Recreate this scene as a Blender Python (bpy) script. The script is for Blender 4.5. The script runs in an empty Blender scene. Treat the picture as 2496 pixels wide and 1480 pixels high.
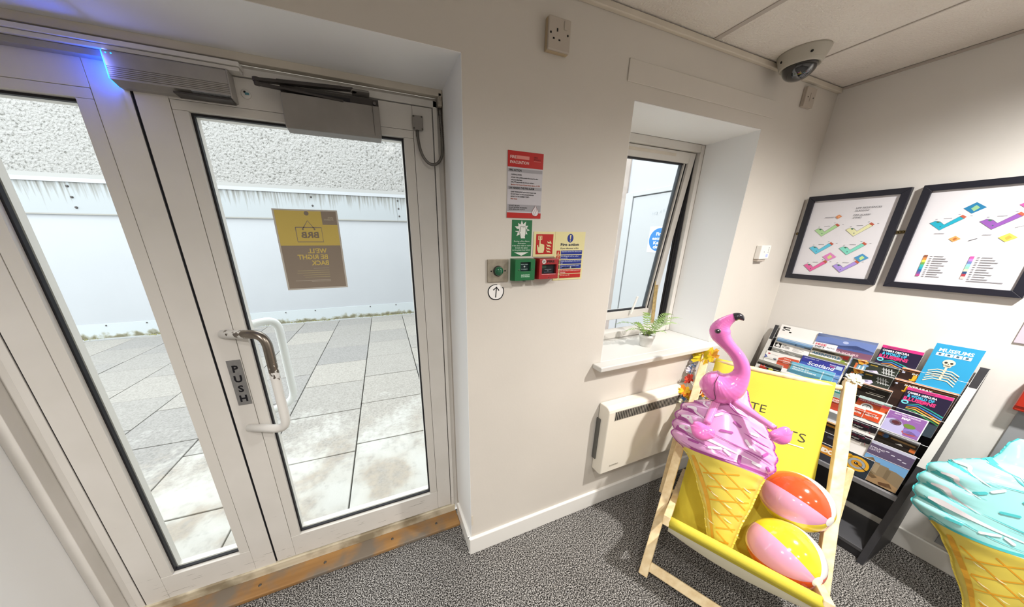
import bpy, bmesh, math, random
from mathutils import Vector, Matrix
random.seed(7)
S = bpy.context.scene
COL = S.collection
PI = math.pi

# ------------------------------------------------------------ camera, sky, lamps, exposure
cam_d = bpy.data.cameras.new('camera'); cam = bpy.data.objects.new('camera', cam_d); COL.objects.link(cam)
cam_d.sensor_fit = 'HORIZONTAL'; cam_d.sensor_width = 36.0
cam_d.lens = 699.47 * 36.0 / 2496.0
cam_d.shift_x = (1248.0 - 1186.0) / 2496.0
cam_d.shift_y = (807.4 - 740.0) / 2496.0
cam_d.clip_start = 0.02
cam.location = (0, 0, 1.5)
cam.rotation_euler = (PI / 2 - 0.3065, 0, -0.3784)
S.camera = cam

W = bpy.data.worlds.new('overcast_sky'); S.world = W; W.use_nodes = True
bg = W.node_tree.nodes['Background']
bg.inputs[0].default_value = (0.93, 0.965, 1.0, 1); bg.inputs[1].default_value = 3.5

def lamp(name, kind, loc, power, color=(1, 0.93, 0.84), size=0.1, spot=150, blend=0.9, rot=(0, 0, 0)):
    d = bpy.data.lights.new(name, kind); d.energy = power; d.color = color
    if kind == 'AREA':
        d.shape = 'DISK'; d.size = size
    else:
        d.shadow_soft_size = size
    if kind == 'SPOT':
        d.spot_size = math.radians(spot); d.spot_blend = blend
    o = bpy.data.objects.new(name, d); COL.objects.link(o); o.location = loc; o.rotation_euler = rot
    return o
WARM = (1.0, 0.968, 0.925)
for i, (x, y, e) in enumerate([(1.72, -0.12, 180), (0.26, -0.30, 54), (-1.2, -0.12, 95),
                               (1.72, -1.6, 42), (0.26, -1.6, 52), (-1.2, -1.6, 66)]):
    lamp('downlight_lamp', 'SPOT', (x, y, 2.235), e, WARM, 0.045, 164, 1.0)
S.view_settings.view_transform = 'Standard'; S.view_settings.look = 'None'
S.view_settings.exposure = 0.35; S.view_settings.gamma = 1.0; S.view_settings.use_curve_mapping = False

# ------------------------------------------------------------ materials
def lin(c):
    if isinstance(c, str):
        c = tuple(int(c[i:i + 2], 16) / 255 for i in (0, 2, 4))
    return tuple((v / 12.92 if v <= 0.04045 else ((v + 0.055) / 1.055) ** 2.4) for v in c) + (1,)
MATS = {}
def pm(name, col, rough=0.5, metal=0.0, spec=0.5, noise=None, bump=None, coat=0, emit=None, trans=0):
    """principled material; noise=(scale, amount) varies the colour, bump=(scale, strength)"""
    if name in MATS: return MATS[name]
    m = bpy.data.materials.new(name); m.use_nodes = True; nt = m.node_tree; b = nt.nodes['Principled BSDF']
    b.inputs['Base Color'].default_value = lin(col); b.inputs['Roughness'].default_value = rough
    b.inputs['Metallic'].default_value = metal; b.inputs['Specular IOR Level'].default_value = spec
    if coat: b.inputs['Coat Weight'].default_value = coat; b.inputs['Coat Roughness'].default_value = 0.08
    if emit: b.inputs['Emission Color'].default_value = lin(emit[0]); b.inputs['Emission Strength'].default_value = emit[1]
    if trans: b.inputs['Subsurface Weight'].default_value = trans; b.inputs['Subsurface Radius'].default_value = (.03, .02, .02)
    if noise or bump:
        tc = nt.nodes.new('ShaderNodeTexCoord')
    if noise:
        n = nt.nodes.new('ShaderNodeTexNoise'); n.inputs['Scale'].default_value = noise[0]; n.inputs['Detail'].default_value = 5
        nt.links.new(tc.outputs['Object'], n.inputs['Vector'])
        r = nt.nodes.new('ShaderNodeMapRange'); r.inputs['From Min'].default_value = .3; r.inputs['From Max'].default_value = .7
        r.inputs['To Min'].default_value = 1 - noise[1]; r.inputs['To Max'].default_value = 1 + noise[1] * .4
        nt.links.new(n.outputs['Fac'], r.inputs['Value'])
        mx = nt.nodes.new('ShaderNodeVectorMath'); mx.operation = 'SCALE'; mx.inputs[0].default_value = lin(col)[:3]
        nt.links.new(r.outputs['Result'], mx.inputs['Scale']); nt.links.new(mx.outputs['Vector'], b.inputs['Base Color'])
    if bump:
        n2 = nt.nodes.new('ShaderNodeTexNoise'); n2.inputs['Scale'].default_value = bump[0]; n2.inputs['Detail'].default_value = 4
        nt.links.new(tc.outputs['Object'], n2.inputs['Vector'])
        bp = nt.nodes.new('ShaderNodeBump'); bp.inputs['Strength'].default_value = bump[1]; bp.inputs['Distance'].default_value = .004
        nt.links.new(n2.outputs['Fac'], bp.inputs['Height']); nt.links.new(bp.outputs['Normal'], b.inputs['Normal'])
    MATS[name] = m
    return m
def ink(c):
    return pm('ink_' + c, c, .45, spec=.3)
def glass_mat(name, tint=(1, 1, 1), refl=1.45, dens=0.0):
    m = bpy.data.materials.new(name); m.use_nodes = True; nt = m.node_tree; nt.nodes.clear()
    out = nt.nodes.new('ShaderNodeOutputMaterial'); mix = nt.nodes.new('ShaderNodeMixShader')
    tr = nt.nodes.new('ShaderNodeBsdfTransparent'); tr.inputs[0].default_value = (*tint, 1)
    gl = nt.nodes.new('ShaderNodeBsdfGlossy'); gl.inputs['Roughness'].default_value = .01
    fr = nt.nodes.new('ShaderNodeFresnel'); fr.inputs[0].default_value = refl
    nt.links.new(fr.outputs[0], mix.inputs[0]); nt.links.new(tr.outputs[0], mix.inputs[1]); nt.links.new(gl.outputs[0], mix.inputs[2])
    nt.links.new(mix.outputs[0], out.inputs[0]); MATS[name] = m
    return m
M_glass = glass_mat('window_glass', (.97, .985, .98), 1.1)
M_acryl = glass_mat('clear_acrylic', (.95, .96, .96), 1.16)
M_wallf = pm('painted_plaster_cream', 'd3cdc4', .7, noise=(2.2, .05), bump=(90, .06))
M_wall = pm('painted_plaster', 'dcd9d4', .7, noise=(2.2, .05), bump=(90, .06))
M_reveal = pm('white_paint', 'f0f0ef', .55, bump=(60, .05))
M_ext_wall = pm('masonry_outer', 'b9b5ae', .9)
M_gloss = pm('white_gloss', 'e9e7e2', .35)
M_cream = pm('aged_gloss_paint', 'd3cabb', .5, noise=(9, .08))
M_upvc = pm('powder_coated_frame', 'd9d5ce', .38, noise=(5, .05), bump=(40, .02))
M_upvc2 = pm('powder_coated_bead', 'd6d2cb', .38)
M_black = pm('black_rubber', '14141a', .6)
M_ceil = None
M_steel = pm('brushed_steel', 'b9b6b0', .35, metal=1, bump=(120, .05))
M_grime = pm('dusty_grey_enamel', '8d8883', .45, noise=(14, .12))
M_alu = pm('grey_anodised', 'a09c97', .42, metal=.25, noise=(11, .16))
M_dark = pm('dark_bracket', '3b3634', .5, noise=(20, .2))
M_screw = pm('screw_metal', '6a6764', .35, metal=.9)
M_char = pm('charcoal_board', '2c2c30', .45, noise=(30, .15))
M_white = pm('white_plastic', 'e8e6e0', .35)
M_socket = pm('ivory_plastic', 'b9afa3', .4)
M_paper = pm('paper_white', 'eceae8', .6)
M_hole = pm('dark_hole', '0c0a09', .8)

def node_mat(name, build):
    m = bpy.data.materials.new(name); m.use_nodes = True; nt = m.node_tree
    build(nt, nt.nodes['Principled BSDF'], nt.nodes, nt.links); MATS[name] = m
    return m
def ramp(nt, fac, stops):
    r = nt.nodes.new('ShaderNodeValToRGB'); e = r.color_ramp.elements
    while len(e) < len(stops): e.new(.5)
    for el, (p, c) in zip(e, stops): el.position = p; el.color = lin(c)
    nt.links.new(fac, r.inputs[0]); return r.outputs[0]
def tex(nt, kind, scale, coord='Object', detail=3, **kw):
    tc = nt.nodes.new('ShaderNodeTexCoord'); t = nt.nodes.new(kind)
    if 'Scale' in t.inputs: t.inputs['Scale'].default_value = scale
    if 'Detail' in t.inputs: t.inputs['Detail'].default_value = detail
    if 'map' in kw:
        mp = nt.nodes.new('ShaderNodeMapping'); mp.inputs['Scale'].default_value = kw['map']
        nt.links.new(tc.outputs[coord], mp.inputs[0]); nt.links.new(mp.outputs[0], t.inputs['Vector'])
    else:
        nt.links.new(tc.outputs[coord], t.inputs['Vector'])
    return t
def mixc(nt, fac, a, b):
    mx = nt.nodes.new('ShaderNodeMix'); mx.data_type = 'RGBA'
    for sock, v in ((mx.inputs[0], fac), (mx.inputs[6], a), (mx.inputs[7], b)):
        if hasattr(v, 'is_linked'): nt.links.new(v, sock)
        elif isinstance(v, (int, float)): sock.default_value = v
        else: sock.default_value = lin(v)
    return mx.outputs[2]
def bumpn(nt, b, h, strength, dist=.004):
    bp = nt.nodes.new('ShaderNodeBump'); bp.inputs['Strength'].default_value = strength; bp.inputs['Distance'].default_value = dist
    nt.links.new(h, bp.inputs['Height']); nt.links.new(bp.outputs[0], b.inputs['Normal'])

def _carpet(nt, b, N, L):
    n1 = tex(nt, 'ShaderNodeTexNoise', 210, detail=2); n2 = tex(nt, 'ShaderNodeTexNoise', 1.6, detail=3); n3 = tex(nt, 'ShaderNodeTexNoise', 420, detail=1)
    c = ramp(nt, n1.outputs['Fac'], [(.39, '1b1a1a'), (.47, '54524f'), (.53, '8f8c89'), (.62, 'd2cfcb')])
    c2 = ramp(nt, n2.outputs['Fac'], [(.3, '9a9694'), (.7, 'ffffff')])
    mx = nt.nodes.new('ShaderNodeMix'); mx.data_type = 'RGBA'; mx.blend_type = 'MULTIPLY'; mx.inputs[0].default_value = .45
    L.new(c, mx.inputs[6]); L.new(c2, mx.inputs[7]); L.new(mx.outputs[2], b.inputs['Base Color'])
    b.inputs['Roughness'].default_value = .95; b.inputs['Specular IOR Level'].default_value = .1
    bumpn(nt, b, n3.outputs['Fac'], .8, .006)
M_carpet = node_mat('speckled_carpet', _carpet)
def _ceil(nt, b, N, L):
    n = tex(nt, 'ShaderNodeTexNoise', 120, detail=3); n2 = tex(nt, 'ShaderNodeTexNoise', 3, detail=3)
    c = ramp(nt, n2.outputs['Fac'], [(.3, 'dcd4cb'), (.7, 'e8e2da')]); L.new(c, b.inputs['Base Color'])
    b.inputs['Roughness'].default_value = .9; bumpn(nt, b, n.outputs['Fac'], .9, .005)
M_ceil = node_mat('mineral_fibre_tile', _ceil)
def _slab(nt, b, N, L):
    oi = nt.nodes.new('ShaderNodeObjectInfo'); geo = nt.nodes.new('ShaderNodeNewGeometry')
    n1 = nt.nodes.new('ShaderNodeTexNoise'); n1.inputs['Scale'].default_value = 3.2; n1.inputs['Detail'].default_value = 6
    n2 = nt.nodes.new('ShaderNodeTexNoise'); n2.inputs['Scale'].default_value = 70; n2.inputs['Detail'].default_value = 4
    n3 = nt.nodes.new('ShaderNodeTexNoise'); n3.inputs['Scale'].default_value = 26; n3.inputs['Detail'].default_value = 7
    for n in (n1, n2, n3): L.new(geo.outputs['Position'], n.inputs['Vector'])
    base = ramp(nt, oi.outputs['Random'], [(0, '8a8885'), (.5, '94918b'), (1, '9f9b93')])
    sp = ramp(nt, n2.outputs['Fac'], [(.35, '8c8a87'), (.6, 'ffffff')])
    mx = nt.nodes.new('ShaderNodeMix'); mx.data_type = 'RGBA'; mx.blend_type = 'MULTIPLY'; mx.inputs[0].default_value = .35
    L.new(base, mx.inputs[6]); L.new(sp, mx.inputs[7])
    # pale lime bloom on the slabs next to the building
    sx = nt.nodes.new('ShaderNodeSeparateXYZ'); L.new(geo.outputs['Position'], sx.inputs[0])
    d = nt.nodes.new('ShaderNodeMapRange'); d.inputs['From Min'].default_value = 3.3; d.inputs['From Max'].default_value = 1.9
    L.new(sx.outputs['Y'], d.inputs['Value'])
    ad = nt.nodes.new('ShaderNodeMath'); ad.operation = 'ADD'; L.new(d.outputs[0], ad.inputs[0])
    s1 = nt.nodes.new('ShaderNodeMapRange'); s1.inputs['From Min'].default_value = .3; s1.inputs['From Max'].default_value = .7
    s1.inputs['To Min'].default_value = -.55; s1.inputs['To Max'].default_value = .35
    mm = nt.nodes.new('ShaderNodeMath'); mm.operation = 'ADD'; mm.inputs[1].default_value = 0
    av = nt.nodes.new('ShaderNodeMath'); av.operation = 'MULTIPLY_ADD'; av.inputs[1].default_value = .5
    L.new(n1.outputs['Fac'], av.inputs[0])
    hv = nt.nodes.new('ShaderNodeMath'); hv.operation = 'MULTIPLY'; hv.inputs[1].default_value = .5
    L.new(n3.outputs['Fac'], hv.inputs[0]); L.new(hv.outputs[0], av.inputs[2])
    L.new(av.outputs[0], s1.inputs['Value']); L.new(s1.outputs[0], ad.inputs[1])
    th = nt.nodes.new('ShaderNodeMapRange'); th.inputs['From Min'].default_value = .3; th.inputs['From Max'].default_value = .9
    L.new(ad.outputs[0], th.inputs['Value'])
    L.new(mixc(nt, th.outputs[0], mx.outputs[2], ramp(nt, n1.outputs['Fac'], [(.38, 'a1988b'), (.47, 'b0ada5'), (.6, 'b7b6b0')])), b.inputs['Base Color'])
    b.inputs['Roughness'].default_value = .75
    bumpn(nt, b, n2.outputs['Fac'], .4, .004)
M_slab = node_mat('concrete_slab', _slab)
def _dash(nt, b, N, L):
    v = tex(nt, 'ShaderNodeTexVoronoi', 26); n = tex(nt, 'ShaderNodeTexNoise', 30, detail=4)
    c = ramp(nt, n.outputs['Fac'], [(.32, '686762'), (.42, '979692'), (.6, '9e9d9a')]); L.new(c, b.inputs['Base Color'])
    b.inputs['Roughness'].default_value = .9; bumpn(nt, b, n.outputs['Fac'], 1.0, .05)
M_dash = node_mat('roughcast_render', _dash)
def _streak(nt, b, N, L):
    n = tex(nt, 'ShaderNodeTexNoise', 1, detail=5, map=(26, 1, 1.3)); g = nt.nodes.new('ShaderNodeNewGeometry')
    sx = nt.nodes.new('ShaderNodeSeparateXYZ'); L.new(g.outputs['Position'], sx.inputs[0])
    d = nt.nodes.new('ShaderNodeMapRange'); d.inputs['From Min'].default_value = 1.9; d.inputs['From Max'].default_value = 2.32
    d.inputs['To Min'].default_value = -.22; d.inputs['To Max'].default_value = .16; L.new(sx.outputs['Z'], d.inputs['Value'])
    ad = nt.nodes.new('ShaderNodeMath'); ad.operation = 'ADD'; L.new(n.outputs['Fac'], ad.inputs[0]); L.new(d.outputs[0], ad.inputs[1])
    L.new(ramp(nt, ad.outputs[0], [(.5, '94999b'), (.62, '7f817e'), (.76, '5f5e59')]), b.inputs['Base Color']); b.inputs['Roughness'].default_value = .6
M_streak = node_mat('stained_fascia', _streak)
def _plinth(nt, b, N, L):
    n = tex(nt, 'ShaderNodeTexNoise', 9, detail=6); g = nt.nodes.new('ShaderNodeNewGeometry')
    sx = nt.nodes.new('ShaderNodeSeparateXYZ'); L.new(g.outputs['Position'], sx.inputs[0])
    d = nt.nodes.new('ShaderNodeMapRange'); d.inputs['From Min'].default_value = .12; d.inputs['From Max'].default_value = -.05
    d.inputs['To Min'].default_value = -.3; d.inputs['To Max'].default_value = .25; L.new(sx.outputs['Z'], d.inputs['Value'])
    ad = nt.nodes.new('ShaderNodeMath'); ad.operation = 'ADD'; L.new(n.outputs['Fac'], ad.inputs[0]); L.new(d.outputs[0], ad.inputs[1])
    L.new(ramp(nt, ad.outputs[0], [(.45, 'abb1b3'), (.56, '929386'), (.68, '68644f')]), b.inputs['Base Color']); b.inputs['Roughness'].default_value = .8
M_plinth = node_mat('mossy_plinth', _plinth)
def wood_mat(name, a, c, scale=(3, 40, 40), rough=.5, grime=None):
    def f(nt, b, N, L):
        n = tex(nt, 'ShaderNodeTexNoise', 1, detail=4, map=scale)
        col = ramp(nt, n.outputs['Fac'], [(.3, a), (.7, c)])
        if grime:
            g = tex(nt, 'ShaderNodeTexNoise', 7, detail=7); gf = ramp(nt, g.outputs['Fac'], [(.44, '000000'), (.62, 'ffffff')])
            col = mixc(nt, gf, col, grime)
        L.new(col, b.inputs['Base Color']); b.inputs['Roughness'].default_value = rough
    return node_mat(name, f)
M_pine = wood_mat('pine', 'd9bd8c', 'efdcb4')
def _frame(nt, b, N, L):
    n = tex(nt, 'ShaderNodeTexNoise', 1, detail=3, map=(9, 9, 260)); n2 = tex(nt, 'ShaderNodeTexNoise', 5, detail=3)
    g = nt.nodes.new('ShaderNodeNewGeometry'); sx = nt.nodes.new('ShaderNodeSeparateXYZ'); L.new(g.outputs['Position'], sx.inputs[0])
    d = nt.nodes.new('ShaderNodeMapRange'); d.inputs['From Min'].default_value = .08; d.inputs['From Max'].default_value = .6
    d.inputs['To Min'].default_value = 0; d.inputs['To Max'].default_value = -.16; L.new(sx.outputs['Z'], d.inputs['Value'])
    ad = nt.nodes.new('ShaderNodeMath'); ad.operation = 'ADD'; L.new(n.outputs['Fac'], ad.inputs[0]); L.new(d.outputs[0], ad.inputs[1])
    f = nt.nodes.new('ShaderNodeMapRange'); f.inputs['From Min'].default_value = .665; f.inputs['From Max'].default_value = .69; L.new(ad.outputs[0], f.inputs['Value'])
    c = ramp(nt, n2.outputs['Fac'], [(.3, 'd2cec7'), (.7, 'dcd8d2')]); L.new(mixc(nt, f.outputs[0], c, '6b675f'), b.inputs['Base Color']); b.inputs['Roughness'].default_value = .38
M_upvc = node_mat('scuffed_powder_coat', _frame)
M_oak = wood_mat('worn_oak_threshold', '855f35', 'a47c4a', (2, 30, 30), .6, '74695c')
M_oldpaint = wood_mat('scuffed_sill_paint', 'd6cdb8', 'c4b99f', (2, 60, 60), .6, '8f826a')

# ------------------------------------------------------------ scene-graph helpers
ORG = {}
def link(o): COL.objects.link(o); return o
def thing(name, label, cat, loc, group=None, kind=None):
    o = link(bpy.data.objects.new(name, None)); o.empty_display_size = .05; o.location = loc; ORG[o.name] = Vector(loc)
    if kind: o['kind'] = kind
    if label: o['label'] = label
    if cat: o['category'] = cat
    if group: o['group'] = group
    return o
class MB:
    """collects shapes in world metres; build() links them as one mesh object"""
    def __init__(s): s.v = []; s.f = []; s.m = []; s.sm = []; s.mats = []
    def mi(s, mat):
        if mat not in s.mats: s.mats.append(mat)
        return s.mats.index(mat)
    def add(s, vs, fs, mat=None, smooth=False):
        b = len(s.v); s.v += [tuple(v) for v in vs]; k = s.mi(mat) if mat else 0
        for f in fs: s.f.append([b + i for i in f]); s.m.append(k); s.sm.append(smooth)
        return s
    def box(s, x0, x1, y0, y1, z0, z1, mat=None):
        return s.add([(x, y, z) for z in (z0, z1) for y in (y0, y1) for x in (x0, x1)],
                     [(0, 2, 3, 1), (4, 5, 7, 6), (0, 1, 5, 4), (2, 6, 7, 3), (0, 4, 6, 2), (1, 3, 7, 5)], mat)
    def bar(s, p, q, w, h, up=(0, 0, 1), mat=None):
        """rectangular bar from p to q; w across, h along up"""
        p, q = Vector(p), Vector(q); d = (q - p).normalized(); u = Vector(up); r = d.cross(u).normalized(); u = r.cross(d).normalized()
        vs = []
        for c in (p, q):
            for a, b in ((-1, -1), (1, -1), (1, 1), (-1, 1)): vs.append(c + r * (a * w / 2) + u * (b * h / 2))
        return s.add(vs, [(0, 1, 2, 3), (7, 6, 5, 4), (0, 4, 5, 1), (1, 5, 6, 2), (2, 6, 7, 3), (3, 7, 4, 0)], mat)
    def tube(s, pts, rad, n=10, mat=None, caps=True, flat=None):
        pts = [Vector(p) for p in pts]; m = len(pts); rads = rad if isinstance(rad, (list, tuple)) else [rad] * m
        t0 = (pts[1] - pts[0]).normalized(); ref = Vector((0, 0, 1)) if abs(t0.z) < .9 else Vector((1, 0, 0))
        nx = t0.cross(ref).normalized(); vs = []
        for i, p in enumerate(pts):
            t = (pts[min(i + 1, m - 1)] - pts[max(i - 1, 0)]).normalized()
            nx = (nx - t * nx.dot(t)).normalized(); ny = t.cross(nx)
            for k in range(n):
                a = 2 * PI * k / n; vs.append(p + (nx * math.cos(a) + ny * math.sin(a)) * rads[i])
        fs = [(i * n + k, i * n + (k + 1) % n, (i + 1) * n + (k + 1) % n, (i + 1) * n + k) for i in range(m - 1) for k in range(n)]
        s.add(vs, fs, mat, True)
        if caps: s.add(vs[:n], [list(range(n))[::-1]], mat); s.add(vs[-n:], [list(range(n))], mat)
        return s
    def lathe(s, prof, c, axis=(0, 0, 1), n=24, mat=None, smooth=True, caps=False):
        c = Vector(c); ax = Vector(axis).normalized(); r = ax.orthogonal().normalized(); u = ax.cross(r); vs = []
        for rr, h in prof:
            for k in range(n):
                a = 2 * PI * k / n; vs.append(c + ax * h + (r * math.cos(a) + u * math.sin(a)) * rr)
        fs = [(i * n + k, i * n + (k + 1) % n, (i + 1) * n + (k + 1) % n, (i + 1) * n + k) for i in range(len(prof) - 1) for k in range(n)]
        s.add(vs, fs, mat, smooth)
        if caps: s.add(vs[:n], [list(range(n))[::-1]], mat); s.add(vs[-n:], [list(range(n))], mat)
        return s
    def prism(s, poly, fn, h0, h1, mat=None):
        """2-D polygon extruded between heights h0 and h1 through fn(u, v, h)"""
        n = len(poly); vs = [fn(u, v, h0) for u, v in poly] + [fn(u, v, h1) for u, v in poly]
        return s.add(vs, [list(range(n))[::-1], [n + i for i in range(n)]] + [(i, (i + 1) % n, n + (i + 1) % n, n + i) for i in range(n)], mat)
    def build(s, name, mat=None, parent=None, bevel=0, seg=2, fix=True, label=None):
        me = bpy.data.meshes.new(name)
        if parent: off = ORG[parent.name]
        else:
            xs = [v[0] for v in s.v]; ys = [v[1] for v in s.v]
            off = Vector(((min(xs) + max(xs)) / 2, (min(ys) + max(ys)) / 2, min(v[2] for v in s.v)))
        me.from_pydata([tuple(Vector(v) - off) for v in s.v], [], s.f)
        for mt in (s.mats if s.mats else [mat]): me.materials.append(mt)
        if s.mats: me.polygons.foreach_set('material_index', s.m)
        me.polygons.foreach_set('use_smooth', s.sm); 
        if fix:
            bm = bmesh.new(); bm.from_mesh(me); bmesh.ops.remove_doubles(bm, verts=bm.verts, dist=1e-6)
            bmesh.ops.recalc_face_normals(bm, faces=bm.faces); bm.to_mesh(me); bm.free()
        me.update()
        o = link(bpy.data.objects.new(name, me))
        if parent: o.parent = parent; ORG[o.name] = off
        else: o.location = off; ORG[o.name] = off
        if bevel:
            md = o.modifiers.new('bevel', 'BEVEL'); md.width = bevel; md.segments = seg; md.limit_method = 'ANGLE'; md.angle_limit = .7
        if label: o['label'] = label
        return o
def tag(o, label=None, cat=None, group=None, kind=None):
    if label: o['label'] = label
    if cat: o['category'] = cat
    if group: o['group'] = group
    if kind: o['kind'] = kind
    return o
def bx(name, x0, x1, y0, y1, z0, z1, mat, parent=None, bevel=0, label=None):
    return MB().box(x0, x1, y0, y1, z0, z1).build(name, mat, parent, bevel, label=label)

# flat print: polygons and lettering laid on a surface through fn(u, v, h)
TXT = {}
def text_geo(s, bold=0):
    k = (s, bold)
    if k not in TXT:
        c = bpy.data.curves.new('t', 'FONT'); c.body = s; c.size = 1; c.offset = bold; c.resolution_u = 2
        o = bpy.data.objects.new('t', c); me = o.to_mesh()
        vs = [(v.co.x, v.co.y) for v in me.vertices]; fs = [tuple(p.vertices) for p in me.polygons]
        o.to_mesh_clear(); bpy.data.objects.remove(o); bpy.data.curves.remove(c); TXT[k] = (vs, fs)
    return TXT[k]
class Art:
    def __init__(s, fn, eps=.0003): s.mb = MB(); s.fn = fn; s.eps = eps; s.k = 1
    def _put(s, uv, fs, col):
        h = s.eps * s.k; s.mb.add([s.fn(u, v, h) for u, v in uv], fs, ink(col)); return s
    def up(s): s.k += 1; return s
    def poly(s, pts, col): return s._put(pts, [list(range(len(pts)))], col)
    def rect(s, u0, v0, u1, v1, col): return s.poly([(u0, v0), (u1, v0), (u1, v1), (u0, v1)], col)
    def circ(s, u, v, r, col, n=28, ry=None):
        return s.poly([(u + r * math.cos(2 * PI * k / n), v + (ry or r) * math.sin(2 * PI * k / n)) for k in range(n)], col)
    def ring(s, u, v, r, w, col, n=28, ry=None):
        ry = ry or r
        a = [(u + r * math.cos(2 * PI * k / n), v + ry * math.sin(2 * PI * k / n)) for k in range(n)]
        b = [(u + (r - w) * math.cos(2 * PI * k / n), v + (ry - w) * math.sin(2 * PI * k / n)) for k in range(n)]
        return s._put(a + b, [(k, (k + 1) % n, n + (k + 1) % n, n + k) for k in range(n)], col)
    def line(s, pts, w, col, closed=False):
        pts = [Vector(p) for p in pts]
        if closed: pts = pts + [pts[0]]
        ws = w if isinstance(w, (list, tuple)) else [w] * len(pts)
        vs = []
        for i, p in enumerate(pts):
            d = (pts[min(i + 1, len(pts) - 1)] - pts[max(i - 1, 0)]).normalized(); n = Vector((-d.y, d.x)); vs += [tuple(p + n * ws[i] / 2), tuple(p - n * ws[i] / 2)]
        return s._put(vs, [(2 * i, 2 * i + 1, 2 * i + 3, 2 * i + 2) for i in range(len(pts) - 1)], col)
    def text(s, t, u, v, h, col, width=None, align='L', bold=.015, mirror=False, shear=0, dirv=(1, 0)):
        """cap height h; width squeezes the line to a width; anchored on its base line"""
        vs, fs = text_geo(t, bold); 
        if not vs: return s
        x0 = min(a for a, b in vs); x1 = max(a for a, b in vs); sc = h / .7; sx = sc if not width else width / (x1 - x0)
        w = (x1 - x0) * sx; o = {'L': 0, 'C': -w / 2, 'R': -w}[align]
        uv = []
        for a, b in vs:
            p = (a - x0) * sx + o + shear * b * sc
            if mirror: p = -p
            uv.append((u + p * dirv[0] - b * sc * dirv[1], v + b * sc * dirv[0] + p * dirv[1]))
        return s._put(uv, fs, col)
    def build(s, name, parent, label=None): return s.mb.build(name, None, parent, fix=False, label=label)
def fwall(y):      # surface facing the camera side on a plane y = const (u = x, v = z)
    return lambda u, v, h: (u, y - h, v)

# ------------------------------------------------------------ the room
CZ = 2.254; XR = 2.379
st = lambda o, lab=None: tag(o, lab, None, None, 'structure')
mb = MB()
for b in [(-3.0, -1.11, 0, 2.3), (-1.11, .318, 2.025, 2.3), (.318, 1.0, 0, 2.3), (1.0, 1.81, 0, .905), (1.0, 1.81, 2.006, 2.3), (1.81, 2.7, 0, 2.3)]:
    mb.box(b[0], b[1], 1.0, 1.33, b[2], b[3])
wall_front = st(mb.build('wall_front', M_wallf), 'off-white plastered wall with door and window openings')
st(bx('wall_right', XR, XR + .3, -3.2, 1.0, 0, 2.3, M_wall), 'white wall with two framed fire plans')
st(bx('wall_back', -3.0, XR, -3.2, -3.0, 0, 2.3, M_wall)); st(bx('wall_left', -3.2, -3.0, -3.2, 1.33, 0, 2.3, M_wall))
st(bx('floor', -3.0, XR, -3.0, 1.16, -.1, 0, M_carpet), 'grey and black speckled carpet floor')
ceil = st(bx('ceiling', -3.2, XR + .3, -3.2, 1.33, CZ + .03, CZ + .13, M_ceil), 'suspended ceiling of textured mineral tiles')
xs = [-3.0, -2.04, -1.474, -.908, -.341, .226, .793, 1.36, 1.927, XR]; ys = [-3.0, -2.4, -1.2, 0.0, 1.0]
tile_meshes = {}
for i in range(len(xs) - 1):
    for j in range(len(ys) - 1):
        key = (round(xs[i + 1] - xs[i], 3), round(ys[j + 1] - ys[j], 3))
        if key not in tile_meshes:
            w, d = key; t = MB().box(0.0015, w - .0015, .0015, d - .0015, 0, .029).build('ceiling_tile', M_ceil, ceil, bevel=.002)
            tile_meshes[key] = t
        else:
            t = link(tile_meshes[key].copy()); t.parent = ceil
        t.location = Vector((xs[i], ys[j], CZ)) - ORG['ceiling']
        if key in tile_meshes and tile_meshes[key] is t:
            t.data.transform(Matrix.Translation(ORG['ceiling']))
M_tbar = pm('ceiling_bar', 'b9b0a8', .5)
for x, w in ((1.36, .022), (.793, .022), (1.927, .007), (.226, .022)):
    bx('ceiling_bar', x - w / 2, x + w / 2, -3.0, 1.0, CZ - .003, CZ + .004, M_tbar, ceil)
st(bx('trim_1', -3.0, XR, .984, 1.0, CZ - .024, CZ - .004, M_cream, bevel=.003), 'thin cream trim along the top of the front wall')
st(bx('trim_2', XR - .008, XR, -3.0, .984, CZ - .012, CZ - .002, M_tbar), 'thin grey trim along the top of the right wall')
st(bx('trim_3', .952, 1.868, .996, 1.0, 2.057, 2.126, M_wallf, bevel=.002), 'shallow painted cover panel above the window')
# skirting
def skirt(name, pts_boxes, lab):
    m = MB()
    for b in pts_boxes: m.box(*b)
    return st(m.build(name, M_gloss, None, bevel=.004, fix=True), lab)
skirt('baseboard_front', [(.304, XR, .986, 1.0, 0, .1), (.304, .318, 1.0, 1.215, 0, .1)], 'white gloss skirting turning into the door recess')
skirt('baseboard_right', [(XR - .014, XR, -3.0, .986, 0, .1)], 'white gloss skirting below the framed plans')
# reveals: smooth white linings of both openings
m = MB(); m.box(.3165, .318, 1.0005, 1.235, .1, 2.024); m.box(-1.11, -1.1085, 1.0005, 1.235, 0, 2.024); m.box(-1.1085, .3165, 1.0005, 1.26, 2.0235, 2.025)
st(m.build('trim_4', M_reveal), 'smooth white lining of the door recess')
m = MB(); m.box(1.0, 1.0015, 1.0005, 1.25, .93, 2.004); m.box(1.8085, 1.81, 1.0005, 1.25, .93, 2.004); m.box(1.0015, 1.8085, 1.0005, 1.25, 2.003, 2.0055)
st(m.build('trim_5', M_reveal), 'smooth white lining of the window recess')
# torn strip of paint on the wall corner
bx('plaster_patch', .3185, .327, .9985, 1.0, .175, .235, M_cream, wall_front, label='chipped and peeling plaster on the corner')

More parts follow.
